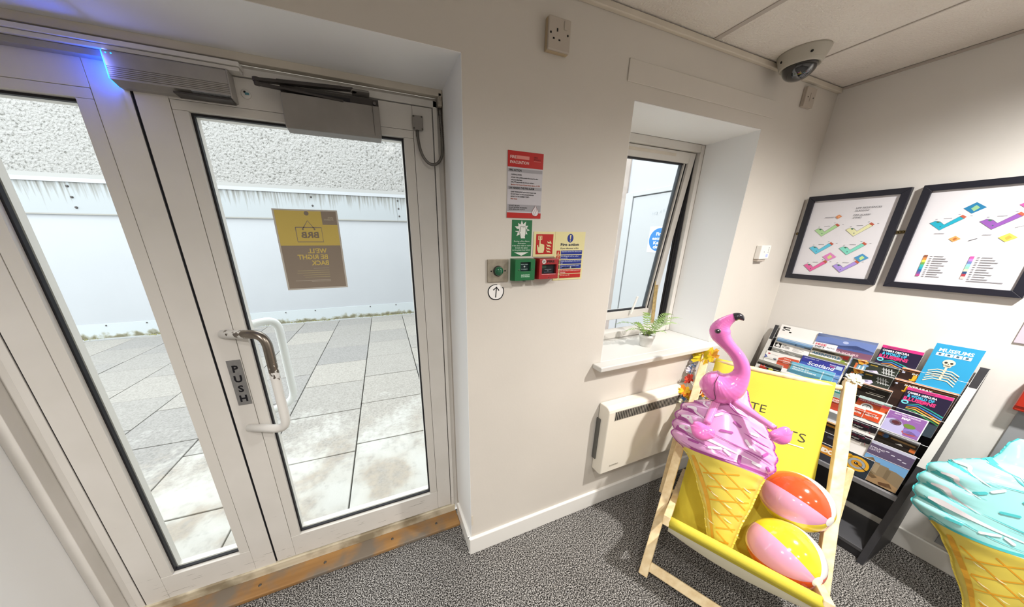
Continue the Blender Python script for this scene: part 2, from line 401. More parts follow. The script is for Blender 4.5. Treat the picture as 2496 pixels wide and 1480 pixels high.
# ------------------------------------------------------------ entrance: frame, door leaf, side leaf
fr = thing('trim_6', 'off-white powder-coated metal frame around the entrance doors', None, (-.4, 1.25, 0), kind='structure')
def box_in(name, boxes, mat, parent, bevel=.0015, label=None):
    m = MB()
    for b in boxes: m.box(*b)
    return m.build(name, mat, parent, bevel, label=label)
box_in('jamb', [(-1.04, -1.017, 1.25, 1.32, .0, 1.99), (-1.075, -1.04, 1.268, 1.32, 0, 1.99), (-1.108, -1.075, 1.225, 1.32, 0, 1.99)], M_upvc, fr)
box_in('jamb', [(.281, .296, 1.246, 1.32, 0, 1.99), (.296, .318, 1.262, 1.32, 0, 2.02)], M_upvc, fr)
box_in('head', [(-1.075, .296, 1.246, 1.32, 1.969, 1.99), (-1.075, .318, 1.262, 1.32, 1.99, 2.003)], M_upvc, fr)
bx('fascia', -1.11, .316, 1.236, 1.262, 2.003, 2.024, M_cream, fr, .002, 'cream painted timber fascia over the frame')
box_in('header_strip', [(-1.09, -.287, 1.212, 1.246, 1.979, 1.99), (-1.09, -.29, 1.217, 1.246, 1.9685, 1.978)], M_upvc, fr, .001)
bx('track_cover', -1.02, -.575, 1.225, 1.2495, 1.953, 1.9675, M_alu, fr, .001)
box_in('sill', [(-1.05, .3, 1.242, 1.33, .004, .062)], M_oldpaint, fr, .004, label='scuffed cream metal sill below the doors')
th = bx('threshold', -1.1, .303, 1.155, 1.243, .001, .02, M_oak, None, .004)
tag(th, 'worn brown timber threshold strip between carpet and doors', 'threshold')
for x in (-.86, -.62, -.36, -.05, .18):
    MB().lathe([(.0, 0), (.0065, 0), (.0065, .0012), (.004, .0016), (.0, .0006)], (x, 1.2, .0198), n=14).build('screw', M_screw, th)

def leaf(name, label, x0, x1, z0, z1, gx0, gx1, gz0, gz1, rail_seam):
    d = thing(name, label, None, ((x0 + x1) / 2, 1.28, z0), kind='structure')
    yf, yb = 1.25, 1.312
    bx('stile', x0, gx0 - .037, yf, yb, z0, z1, M_upvc, d, .0012); bx('stile', gx1 + .037, x1, yf, yb, z0, z1, M_upvc, d, .0012)
    bx('bottom_rail', gx0 - .0365, gx1 + .0365, yf + .0004, yb, z0, gz0 - .001, M_upvc, d, .0012)
    bx('top_rail', gx0 - .0365, gx1 + .0365, yf + .0004, yb, gz1 + .026, z1, M_upvc, d, .0012)
    bx('glazing_bead', gx0 - .0355, gx0, yf + .001, 1.279, gz0 - .0005, gz1 + .0, M_upvc2, d, .001)
    bx('glazing_bead', gx1, gx1 + .0355, yf + .001, 1.279, gz0 - .0005, gz1 + .0, M_upvc2, d, .001)
    bx('glazing_bead', gx0 - .0355, gx1 + .0355, yf + .001, 1.279, gz1 + .0005, gz1 + .0252, M_upvc2, d, .001)
    g = MB(); w = .006
    g.box(gx0, gx0 + w, 1.266, 1.2785, gz0, gz1); g.box(gx1 - w, gx1, 1.266, 1.2785, gz0, gz1)
    g.box(gx0 + w, gx1 - w, 1.266, 1.2785, gz0, gz0 + w); g.box(gx0 + w, gx1 - w, 1.266, 1.2785, gz1 - w, gz1)
    g.build('gasket', M_black, d, label='black rubber glazing seal')
    o = MB(); r = .004     # outer half of the glazing channel
    o.box(gx0 - .03, gx0 + r, 1.2866, 1.311, gz0, gz1); o.box(gx1 - r, gx1 + .03, 1.2866, 1.311, gz0, gz1)
    o.box(gx0 + r, gx1 - r, 1.2866, 1.311, gz0 - .001, gz0 + r); o.box(gx0 + r, gx1 - r, 1.2866, 1.311, gz1 - r, gz1 + .02)
    o.build('outer_bead', M_upvc2, d)
    bx('pane', gx0 + .001, gx1 - .001, 1.2795, 1.286, gz0 + .001, gz1 - .001, M_glass, d, label='clear glass')
    bx('weather_seal', x0 - .0042, x0 - .0006, 1.2535, 1.305, z0 + .002, z1 - .002, M_black, d)
    return d
door = leaf('door_1', 'off-white glazed entrance door with pull handle and push sign', -.5555, .2775, .066, 1.9665, -.446, .1685, .182, 1.862, 0)
side = leaf('door_2', 'narrow off-white glazed side leaf left of the entrance door', -1.0125, -.5625, .06, 1.9665, -.904, -.677, .178, 1.862, 0)
bx('weather_seal', -.5622, -.5598, 1.251, 1.305, .07, 1.96, M_black, side)
# pull handle, inside and a matching one outside
def _hm(nt, b, N, L):
    n = tex(nt, 'ShaderNodeTexNoise', 60, detail=5); n2 = tex(nt, 'ShaderNodeTexNoise', 9, detail=3, map=(.6, .6, .6))
    g = nt.nodes.new('ShaderNodeNewGeometry'); sx = nt.nodes.new('ShaderNodeSeparateXYZ'); L.new(g.outputs['Position'], sx.inputs[0])
    d = nt.nodes.new('ShaderNodeMapRange'); d.inputs['From Min'].default_value = .98; d.inputs['From Max'].default_value = 1.10
    d.inputs['To Min'].default_value = -.14; d.inputs['To Max'].default_value = .34; L.new(sx.outputs['Z'], d.inputs['Value'])
    d2 = nt.nodes.new('ShaderNodeMapRange'); d2.inputs['From Min'].default_value = 1.18; d2.inputs['From Max'].default_value = 1.205
    d2.inputs['To Min'].default_value = 0; d2.inputs['To Max'].default_value = -.2; L.new(sx.outputs['Z'], d2.inputs['Value'])
    d3 = nt.nodes.new('ShaderNodeMapRange'); d3.inputs['From Min'].default_value = 1.18; d3.inputs['From Max'].default_value = 1.21
    d3.inputs['To Min'].default_value = 0; d3.inputs['To Max'].default_value = -.32; L.new(sx.outputs['Y'], d3.inputs['Value'])
    ad = nt.nodes.new('ShaderNodeMath'); ad.operation = 'ADD'; L.new(n.outputs['Fac'], ad.inputs[0]); L.new(d.outputs[0], ad.inputs[1])
    a2 = nt.nodes.new('ShaderNodeMath'); a2.operation = 'ADD'; L.new(ad.outputs[0], a2.inputs[0]); L.new(d3.outputs[0], a2.inputs[1])
    f = nt.nodes.new('ShaderNodeMapRange'); f.inputs['From Min'].default_value = .6; f.inputs['From Max'].default_value = .62; L.new(a2.outputs[0], f.inputs['Value'])
    L.new(mixc(nt, f.outputs[0], 'e6e4df', '8c847a'), b.inputs['Base Color']); L.new(f.outputs[0], b.inputs['Metallic']); b.inputs['Roughness'].default_value = .3
M_handle = node_mat('worn_painted_handle', _hm)
M_handle2 = pm('white_painted_handle', 'e8ebea', .3)
def handle(y0, dy, gx, mat, name, label):
    x = -.516; zt, zb = 1.181, .791; r = .0155; R = .035
    P = [Vector((x, y0, zt)), Vector((gx, y0 + dy, zt + .008)), Vector((gx, y0 + dy, zb + .012)), Vector((x, y0, zb))]
    pts = [P[0]]
    for a, c, b in ((P[0], P[1], P[2]), (P[1], P[2], P[3])):
        p = c + (a - c).normalized() * R * 1.5; q = c + (b - c).normalized() * R * 1.5
        for k in range(9):
            t = k / 8; pts.append(p * (1 - t) ** 2 + c * 2 * t * (1 - t) + q * t * t)
    pts.append(P[3])
    h = MB().tube(pts, r, 16).build(name, mat, door, label=label)
handle(1.2495, -.085, -.366, M_handle, 'pull_handle', 'white pull handle with paint worn to bare metal')
handle(1.3125, .088, -.386, M_handle2, 'pull_handle', 'white outside pull handle seen through the glass')
# lock cylinder
lk = MB().lathe([(.0, 0), (.0125, 0), (.0125, .002), (.011, .003), (0, .003)], (-.293, 1.2503, 1.925), (0, -1, 0), 24).build('lock_cylinder', M_upvc, door)
MB().lathe([(0, 0), (.0032, 0), (.0032, .0006), (0, .0006)], (-.295, 1.2475, 1.93), (0, -1, 0), 14).build('keyhole', M_hole, lk)
bx('key_stub', -.295, -.284, 1.245, 1.247, 1.9225, 1.929, pm('teal_plastic', '4f8590', .4), lk, .001)

# door closer with its two arms
cl = thing('door_closer', 'grey box door closer at the head of the entrance door', 'door closer', (-.05, 1.225, 1.83))
m = MB(); prof = [(1.2495, 1.953), (1.221, 1.953), (1.221, 1.93), (1.2, 1.929), (1.197, 1.845), (1.204, 1.836), (1.2495, 1.8335)]
m.prism(prof, lambda u, v, h: (h, u, v), -.195, .088)
m.build('cover', M_grime, cl, .003)
bx('seam', .066, .0668, 1.1963, 1.2, 1.842, 1.929, M_dark, cl)
bx('top_plate', -.195, .088, 1.2185, 1.222, 1.931, 1.954, M_dark, cl, .001)
bx('arm_slot', -.15, -.0, 1.2175, 1.2205, 1.934, 1.945, M_black, cl)
for x in (-.181, .075): MB().lathe([(0, 0), (.006, 0), (.006, .003), (.0035, .004), (0, .003)], (x, 1.2186, 1.942), (0, -1, 0), 16).build('screw', M_screw, cl)
m = MB(); m.bar((-.252, 1.212, 1.944), (-.02, 1.205, 1.9285), .016, .006); m.lathe([(.0, -.004), (.009, -.004), (.009, .006), (0, .006)], (-.25, 1.212, 1.944), n=18)
m.build('lower_arm', M_dark, cl, .001)
m = MB(); m.bar((-.25, 1.212, 1.953), (.012, 1.222, 1.972), .018, .008); m.lathe([(.0, -.004), (.011, -.004), (.011, .005), (0, .005)], (-.25, 1.212, 1.953), n=18)
m.tube([(-.2, 1.212, 1.958), (-.02, 1.22, 1.971)], .006, 10)
m.build('upper_arm', M_dark, cl, .001)
m = MB(); m.box(.008, .062, 1.208, 1.246, 1.966, 1.9685); m.box(.008, .062, 1.242, 1.2465, 1.9685, 1.985); m.lathe([(0, 0), (.01, 0), (.01, .006), (0, .006)], (.014, 1.222, 1.966), n=16)
m.build('arm_bracket', M_grime, cl, .001)

# automatic operator box with blue status light
op = thing('door_operator', 'ribbed grey automatic door opener box with blue light at its end', 'door opener', (-.447, 1.225, 1.895))
m = MB(); prof = [(1.2495, 1.966), (1.209, 1.964), (1.204, 1.96), (1.2045, 1.931)]
z = 1.9285
for k in range(6):
    prof += [(1.2045, z), (1.2062, z - .0006), (1.2062, z - .0014), (1.2045, z - .002)]; z -= .0043
prof += [(1.2045, 1.9005), (1.232, 1.893), (1.2495, 1.893)]
m.prism(prof, lambda u, v, h: (h, u, v), -.572, -.3205)
m.build('housing', M_alu, op)
bx('end_cap', -.3203, -.3165, 1.2035, 1.2495, 1.894, 1.965, M_alu, op, .001)
M_led = pm('blue_led', '2f9fff', .4, emit=('2fa8ff', 1.3))
m = MB(); m.prism([(1.2485, 1.9645), (1.209, 1.9635), (1.2042, 1.96), (1.2042, 1.901), (1.231, 1.894), (1.2485, 1.894)], lambda u, v, h: (h, u, v), -.5745, -.5724)
m.build('status_light', M_led, op, label='glowing blue end strip')
bx('lower_edge', -.45, -.3206, 1.2035, 1.24, 1.8885, 1.8928, M_dark, op)
m = MB(); m.prism([(1.2038, 1.9003), (1.2315, 1.8929), (1.231, 1.8922), (1.2032, 1.8995)], lambda u, v, h: (h, u, v), -.41, -.3206)
m.build('sensor_window', pm('scratched_silver', 'c9cccd', .3, metal=.3, noise=(120, .3)), op)
for x in (-.565, -.555): MB().lathe([(0, 0), (.0018, 0), (.0018, .0006), (0, .0006)], (x, 1.2043, 1.9565), (0, -1, 0), 10).build('indicator', M_led, op)
bl = lamp('status_light_lamp', 'AREA', (-.578, 1.222, 1.93), .26, (.16, .2, 1.0), .07, rot=(0, PI / 2, PI))

# cable loop and junction box on the door
cb = thing('door_cable', 'armoured grey cable looping from a small box on the door to the frame', 'cable', (.26, 1.235, 1.77))
m = MB(); m.box(.2025, .241, 1.239, 1.25, 1.888, 1.935)
m.build('junction_box', M_grime, cb, .004, 3)
for x in (.207, .2365):
    for zz in (1.8925, 1.9305): MB().lathe([(0, 0), (.0032, 0), (.0032, .0012), (0, .0012)], (x, 1.2392, zz), (0, -1, 0), 12).build('screw', M_screw, cb)
path = [(.2185, 1.244, 1.885), (.2185, 1.238, 1.862), (.222, 1.232, 1.83), (.231, 1.228, 1.802), (.247, 1.226, 1.782), (.266, 1.226, 1.776), (.286, 1.228, 1.783), (.302, 1.232, 1.803), (.309, 1.237, 1.83), (.311, 1.243, 1.87), (.310, 1.248, 1.92), (.308, 1.252, 1.965)]
pts = []
for i in range(len(path) - 1):
    a = Vector(path[max(i - 1, 0)]); b = Vector(path[i]); c = Vector(path[i + 1]); d = Vector(path[min(i + 2, len(path) - 1)])
    for k in range(16):
        t = k / 16; pts.append(.5 * ((2 * b) + (c - a) * t + (2 * a - 5 * b + 4 * c - d) * t * t + (3 * b - a - 3 * c + d) * t ** 3))
rad = [.0048 + (.0009 if (i // 1) % 2 else -.0004) for i in range(len(pts))]
m = MB().tube(pts, rad, 10); m.lathe([(.006, 0), (.006, .02)], (.2185, 1.243, 1.868), n=12, caps=True); m.lathe([(.0062, 0), (.0062, .022)], (.3085, 1.252, 1.95), n=12, caps=True)
m.build('flexible_conduit', pm('conduit_metal', '6f6c68', .35, metal=.7), cb)
m = MB(); m.box(.2985, .3155, 1.236, 1.262, 1.972, 2.016); 
o = m.build('tape_wrap', pm('grubby_tape', 'b7aea0', .7, noise=(90, .35), bump=(120, .6)), cb, .004, label='crumpled off-white tape round the cable end')

# ------------------------------------------------------------ PUSH sign and poster on the door
pn = bx('push_sign', -.5285, -.4855, 1.2485, 1.2499, .894, 1.0795, pm('brushed_plate', 'a09f9e', .35, metal=.6, noise=(60, .15)), None)
tag(pn, 'small vertical brushed metal PUSH sign under the pull handle', 'sign')
a = Art(fwall(1.2485))
for ch, zz in zip('PUSH', (1.032, .991, .950, .909)): a.text(ch, -.507, zz, .026, '15141a', align='C', bold=.035)
a.build('lettering', pn)
ps = bx('window_poster', -.2965, -.0915, 1.2782, 1.2793, 1.3205, 1.606, pm('laminate', 'c9c4bb', .35), None)
tag(ps, 'yellow and brown poster stuck to the door glass, lettering seen reversed', 'poster')
a = Art(fwall(1.2782)); Y_, B_ = 'd3bc66', '948779'
a.rect(-.291, 1.4815, -.097, 1.601, Y_).rect(-.291, 1.326, -.097, 1.4815, B_); a.up()
a.rect(-.146, 1.555, -.097, 1.601, B_).circ(-.193, 1.593, .0075, '8c8072')
a.line([(-.235, 1.545), (-.152, 1.545), (-.152, 1.4945), (-.235, 1.4945)], .003, B_, True)
a.line([(-.2125, 1.54), (-.1935, 1.5685), (-.175, 1.54)], .0028, B_); a.circ(-.2125, 1.5385, .003, B_).circ(-.175, 1.5385, .003, B_)
a.text('BRB', -.164, 1.509, .0205, '857868', mirror=True, bold=.03, width=.057)
a.text('WE\u2019LL', -.146, 1.4545, .0165, 'd8c06c', mirror=True, bold=.025, width=.063).text('BE RIGHT', -.146, 1.4325, .0165, 'd8c06c', mirror=True, bold=.025, width=.099).text('BACK', -.146, 1.4105, .0165, 'd8c06c', mirror=True, bold=.025, width=.058)
a.up(); a.text('UNITE', -.108, 1.5775, .0045, 'cfc4ad', mirror=True).text('STUDENTS', -.108, 1.5705, .0045, 'cfc4ad', mirror=True)
for zz, w, c in [(1.3985, .052, 'bdb2a0'), (1.3905, .106, 'c9bb8a'), (1.3825, .108, 'c9bb8a'), (1.3745, .09, 'c9bb8a'), (1.3665, .085, 'c9bb8a'), (1.354, .118, 'd5cdbd'), (1.3495, .066, 'd5cdbd')]:
    a.line([(-.148, zz), (-.148 - w, zz)], .0011, c)
a.build('printed_face', ps)

# ------------------------------------------------------------ yard outside
yard = thing('pavement', 'grey concrete slabs of the yard outside the doors', None, (0, 4, -.12), kind='structure')
st(bx('floor_outside', -9, 9, 1.33, 7.2, -.24, -.115, pm('yard_bedding', '4c4a45', .95)))
rot = math.radians(-2.4); cr, sr = math.cos(rot), math.sin(rot)
def yardp(x, y):   # yard grid turned slightly from the building
    dx, dy = x + .285, y - 1.53
    return (-.285 + cr * dx - sr * dy, 1.53 + sr * dx + cr * dy)
P_ = .612; G_ = .0045
slab = MB().box(-P_ / 2 + G_, P_ / 2 - G_, -.315 + G_, .315 - G_, 0, .065).build('paving_slab', M_slab, yard, .004)
slab.data.transform(Matrix.Translation(ORG['pavement']))
first = True
offs = {0: .0, 1: .17, -1: .55 - .0, -2: .28, 2: .34, -3: .5, -4: .2}
for c in range(-9, 8):
    off = offs.get(c, (c * .27) % .63)
    for r in range(-1, 9):
        cx = -.285 + (c + .5) * P_; cy = 1.53 + off + r * .63 + .315 - .63
        x, y = yardp(cx, cy)
        if y < 1.66 and y > 1.2:      # cut row against the building
            continue
        if y < 1.2 or y > 6.25: continue
        o = slab if first else link(slab.copy()); first = False
        o.parent = yard; o.location = Vector((x, y, -.1165 + random.uniform(0, .003))) - ORG['pavement']; o.rotation_euler = (random.uniform(-.003, .003), 0, rot + random.choice((0, 0, PI)))
# cut slabs along the building and along the far wall
for c in range(-9, 8):
    off = offs.get(c, (c * .27) % .63); cx = -.285 + (c + .5) * P_
    cys = [1.53 + off + r * .63 - .315 for r in range(-1, 10)]
    full = [cy for cy in cys if 1.66 <= yardp(cx, cy)[1] <= 6.25]
    y0 = full[0] - .315; y1 = full[-1] + .315
    for a0, a1 in ((1.36 + (cx + .3) * .042, y0), (y1, 6.36 + (cx * .03))):
        if a1 - a0 < .03: continue
        m = MB(); h = P_ / 2 - G_
        vs = [(*yardp(cx + sx * h, yy), zz) for zz in (-.1165, -.051) for sx, yy in ((-1, a0 + G_), (1, a0 + G_), (1, a1 - G_), (-1, a1 - G_))]
        m.add(vs, [(0, 3, 2, 1), (4, 5, 6, 7), (0, 1, 5, 4), (1, 2, 6, 5), (2, 3, 7, 6), (3, 0, 4, 7)])
        m.build('paving_slab', M_slab, yard, .004)
ow = thing('wall_outside', 'pale yard wall with roughcast top, stained band and mossy plinth', None, (-1.5, 6.5, -.1), kind='structure')
def wy(x): return 6.42 - .0185 * (x - .5)        # wall line, turned one degree
def wslab(name, x0, x1, z0, z1, dy, mat, th=.3, label=None):
    m = MB(); vs = [(x, wy(x) + d, z) for z in (z0, z1) for x, d in ((x0, -dy), (x1, -dy), (x1, th), (x0, th))]
    m.add(vs, [(0, 3, 2, 1), (4, 5, 6, 7), (0, 1, 5, 4), (1, 2, 6, 5), (2, 3, 7, 6), (3, 0, 4, 7)])
    return m.build(name, mat, ow, label=label)
M_extw = pm('smooth_white_render', 'a1a4a7', .7, noise=(1.3, .03))
wslab('roughcast', -9, 9, 2.41, 5.2, .0, M_dash, label='rough pebbly render')
wslab('ledge', -9, 9, 2.355, 2.41, .045, pm('ledge_grey', '92928f', .6))
wslab('ledge_edge', -9, 9, 2.3, 2.355, .05, M_extw)
wslab('render_band', -9, 9, .2, 1.87, .0, M_extw, label='smooth white render')
for x0, x1 in ((-9, -5.4), (-5.397, -2.4), (-2.397, .62), (.623, 3.6), (3.603, 9)):
    wslab('fascia_panel', x0, x1, 1.88, 2.3, .03, M_streak, label='grey panel streaked with damp stains')
wslab('panel_drip', -9, 9, 1.862, 1.88, .034, pm('drip_edge', '8b8a84', .7))
wslab('plinth', -9, 9, -.1, .2, .02, M_plinth, label='pale plinth with moss at its foot')
wslab('kerb_edge', -9, 9, -.1, -.04, .1, pm('kerb_concrete', '9c9e9d', .7))
for x in (-6.9, -3.92, -.85, .65, 2.1):
    for zz in (2.245, 2.1, 1.96):
        MB().lathe([(0, 0), (.017, 0), (.015, .012), (0, .012)], (x + (2.245 - zz) * .03, wy(x) - .03, zz), (0, -1, 0), 10).build('bolt', M_dark, ow)
for x in (-4.12, -3.62, -2.2, -1.61, -1.11, -.09, .43):
    MB().lathe([(0, 0), (.012, 0), (.01, .008), (0, .008)], (x, wy(x) - .02, .17), (0, -1, 0), 8).build('bolt', M_dark, ow)
# moss along the foot of the wall: short uncountable tufts
ms = MB(); rr = random.Random(3)
for k in range(1300):
    x = rr.uniform(-5.4, 1.6); d = rr.random() ** 2 * .1; y = wy(x) - .025 - d * .6; r = rr.uniform(.008, .03); z = -.05
    if math.sin(x * 2.1) + math.sin(x * 5.3 + 1) < rr.uniform(-1.6, .9): continue
    a0 = rr.uniform(0, 6); ms.add([(x + r * math.cos(a0 + q * PI * .5), y + r * .6 * math.sin(a0 + q * PI * .5), z) for q in range(4)] + [(x, y, z + r * rr.uniform(.5, 1.3))], [(0, 1, 4), (1, 2, 4), (2, 3, 4), (3, 0, 4)])
mo = ms.build('moss', pm('moss_green', '7d7b52', .95, noise=(40, .4)), ow, fix=False); mo['kind'] = 'stuff'
# side wall of the yard with the fire exit door seen through the window
st(bx('wall_outside_side', 2.8, 3.1, 1.33, 6.4, -.1, 5.0, pm('side_wall_white', 'b4b6ba', .7)))
st(bx('trim_7', 2.78, 2.799, 2.72, 3.4, -.05, 5.0, pm('sandstone_strip', 'aa9f97', .85, noise=(8, .15), bump=(30, .4))), 'weathered pinkish stone strip beside the fire exit')
fx = thing('door_3', 'white fire exit door across the yard, seen through the window', None, (2.78, 2.2, -.04), kind='structure')
M_fd = pm('fire_door_white', 'b8bbbd', .5)
box_in('door_frame', [(2.755, 2.799, 2.60, 2.70, -.04, 2.0), (2.755, 2.799, 1.48, 1.56, -.04, 2.0), (2.755, 2.799, 1.56, 2.60, 1.955, 2.0)], M_fd, fx, .004)
bx('door_panel', 2.768, 2.799, 1.565, 2.595, -.03, 1.945, M_fd, fx, .002)
gr = lambda u, v, h: (2.768 - h, u, v)
a = Art(gr, .0006); q = [(2.335, 1.742, 'M'), (2.305, 1.748, 'O'), (2.28, 1.745, 'L'), (2.25, 1.757, 'A'), (2.215, 1.765, 'R'), (2.185, 1.772, 'Z')]
for y, zz, ch in q:
    t, f = text_geo(ch, -.015); a.mb.add([gr(y - px * .045, zz + py * .045, .0006) for px, py in t], f, ink('a4abb3'))
a.build('graffiti', fx)
sg = bx('fire_exit_sign', 2.7655, 2.768, 2.085, 2.325, 1.38, 1.635, pm('sign_white', 'dfe4ea', .4), None)
tag(sg, 'square sign with blue disc on the fire door beyond the window', 'sign')
a = Art(lambda u, v, h: (2.7655 - h, -u, v), .0008); a.circ(-2.205, 1.507, .112, '3f7fc0', 40); a.up()
for t, zz, w in (('Fire', 1.548, .075), ('escape', 1.505, .15), ('Keep', 1.462, .11), ('clear', 1.422, .105)): a.text(t, -2.205, zz, .03, 'f2f5f8', width=w, align='C', bold=.03)
a.build('printed_face', sg)

# ------------------------------------------------------------ window
wf = thing('window_1', 'white framed top-hung window, tilted open above the sill', None, (1.4, 1.27, .93), kind='structure')
box_in('window_frame', [(1.0, 1.035, 1.252, 1.32, .93, 2.003), (1.778, 1.8085, 1.252, 1.32, .93, 2.003), (1.035, 1.778, 1.252, 1.32, 1.966, 2.003), (1.035, 1.778, 1.252, 1.32, .93, .97)], M_upvc, wf, .002)
bx('frame_gasket', 1.7715, 1.778, 1.275, 1.318, .972, 1.964, M_black, wf); bx('frame_gasket', 1.768, 1.7715, 1.29, 1.296, .972, 1.964, M_black, wf); bx('frame_gasket', 1.768, 1.7715, 1.304, 1.31, .972, 1.964, M_black, wf)
ang = math.radians(5.8); ca, sa = math.cos(ang), math.sin(ang); HY, HZ = 1.266, 1.962
def sw(x, y, z):   # sash local: y depth from the hinge line, z down from it
    return (x, HY + ca * y - sa * z, HZ + sa * y + ca * z)
def sbox(b, mbx):
    x0, x1, y0, y1, z0, z1 = b
    mbx.add([sw(x, y, z) for z in (z0, z1) for y in (y0, y1) for x in (x0, x1)], [(0, 2, 3, 1), (4, 5, 7, 6), (0, 1, 5, 4), (2, 6, 7, 3), (0, 4, 6, 2), (1, 3, 7, 5)])
SB = -.955; m = MB()
for b in [(1.042, 1.09, 0, .055, SB, 0), (1.724, 1.766, 0, .055, SB, 0), (1.09, 1.724, 0, .055, -.052, 0), (1.09, 1.724, 0, .055, SB, SB + .05)]: sbox(b, m)
m.build('sash', M_upvc, wf, .002)
m = MB()
for b in [(1.714, 1.724, .012, .03, SB + .05, -.052), (1.09, 1.7, .012, .03, -.06, -.052), (1.09, 1.7, .012, .03, SB + .05, SB + .058)]: sbox(b, m)
m.build('sash_gasket', M_black, wf)
m = MB(); sbox((1.704, 1.712, .01, .032, SB + .05, -.052), m); m.build('glazing_spacer', M_upvc2, wf)
m = MB(); sbox((1.692, 1.702, .018, .034, SB + .05, -.052), m); m.build('sash_gasket', pm('grey_gasket', '4b5257', .5), wf)
m = MB(); sbox((1.09, 1.72, .02, .028, SB + .052, -.054), m); m.build('pane', M_glass, wf, label='clear glass')
m = MB(); sbox((1.20, 1.61, -.0012, .0, -.026, -.012), m); m.build('vent_strip', M_cream, wf, label='strip with old tape residue')
m = MB(); m.bar((1.757, 1.335, 1.355), (1.735, 1.345, 1.245), .014, .004, (0, 1, 0)); m.bar((1.735, 1.345, 1.245), (1.735, 1.325, .965), .03, .004, (0, 1, 0))
m.build('window_stay', pm('tarnished_brass', 'b89f6c', .5, noise=(60, .35)), wf, label='tarnished brown stay arm')
m = MB(); p0 = sw(1.55, -.012, SB + .03); p1 = sw(1.565, -.02, SB + .15); m.bar(p0, p1, .014, .008, (0, 1, 0)); m.build('window_handle', M_white, wf, .002)
sl = MB(); sl.box(1.0015, 1.8085, 1.0, 1.252, .905, .93); sl.box(.952, 1.862, .942, 1.0, .905, .93)
ws = sl.build('window_sill', pm('sill_gloss', 'd0cec9', .35), wf, .005, 3, label='white gloss inner sill board')

# ------------------------------------------------------------ things on the front wall
WY = 1.0
def plate(name, label, cat, x0, x1, z0, z1, th, mat, bevel=.0005):
    return tag(bx(name, x0, x1, WY - th, WY - .0002, z0, z1, mat, None, bevel), label, cat)
RED, GRN, NAVY, CRM = 'b3211c', '14693c', '1c2f86', 'dcd39c'
# fire evacuation notice
s = plate('evacuation_notice', 'tall red and grey fire evacuation notice, topmost of the signs', 'sign', .474, .614, 1.5775, 1.79, .002, pm('notice_grey', 'bdbac0', .4))
a = Art(fwall(WY - .002))
a.rect(.474, 1.741, .614, 1.79, RED).rect(.474, 1.5775, .614, 1.5955, RED)
for z0, z1 in ((1.726, 1.7365), (1.6705, 1.681), (1.6, 1.6225)): a.rect(.476, z0, .612, z1, '9c9a9f')
a.up()
a.text('FIRE', .483, 1.7675, .0085, 'd9b8b2', width=.024, bold=.03).rect(.508, 1.7665, .557, 1.777, 'd7867e').text('EVACUATION', .483, 1.752, .0085, 'd9b8b2', width=.073, bold=.03)
a.text('UNITE', .575, 1.7735, .004, '5c1613').text('STUDENTS', .575, 1.767, .004, '5c1613', width=.028).line([(.575, 1.7635), (.604, 1.7635)], .0008, 'd58a84')
a.text('FIRE ACTION', .481, 1.7285, .006, '1c1a1c', width=.047, bold=.03).text('ON HEARING THE FIRE ALARM', .481, 1.673, .006, '1c1a1c', width=.1, bold=.03)
for t, x, zz, w, c in [('CLOSE ALL DOORS', .488, 1.716, .041, '2a282a'), ('SOUND THE ALARM by pressing the nearest fire alarm', .488, 1.707, .108, '2a282a'), ('call point (Red Box)', .488, 1.6995, .043, '2a282a'),
                       ('DIAL 999 and provide the following address -', .488, 1.6925, .093, '2a282a'), ('Merchant City House, 62 Queen Street, Glasgow, G1 3DS', .488, 1.6845, .117, 'a1543a'),
                       ('LEAVE THE BUILDING by the nearest escape route', .488, 1.6615, .102, '2a282a'), ('DO NOT DELAY to collect personal belongings', .488, 1.654, .093, '2a282a'), ('REPORT TO THE ASSEMBLY POINT -', .488, 1.6465, .076, '2a282a'), ('Miller Street', .488, 1.639, .026, 'a1543a'),
                       ('DO NOT USE LIFTS', .482, 1.6165, .042, '2a282a'), ('DO NOT RE-ENTER THE BUILDING', .482, 1.6105, .073, '2a282a'), ('UNTIL INSTRUCTED TO DO SO', .482, 1.6045, .064, '2a282a')]:
    a.text(t, x, zz, .0038, c, width=w, bold=.03)
fl = [(.588, 1.5855), (.579, 1.5885), (.5755, 1.597), (.579, 1.606), (.5865, 1.6145), (.588, 1.6225), (.5945, 1.6145), (.5955, 1.608), (.5985, 1.61), (.6025, 1.602), (.602, 1.592), (.596, 1.586)]
a.up().poly(fl, 'd8d5d8'); a.up().line(fl, .0009, '8f2a22', True).line([(.588, 1.587), (.59, 1.597), (.5955, 1.6045), (.5955, 1.608)], .0009, '8f2a22').line([(.583, 1.589), (.5815, 1.597), (.5875, 1.605), (.59, 1.612)], .0007, '8f2a22')
a.build('printed_face', s)
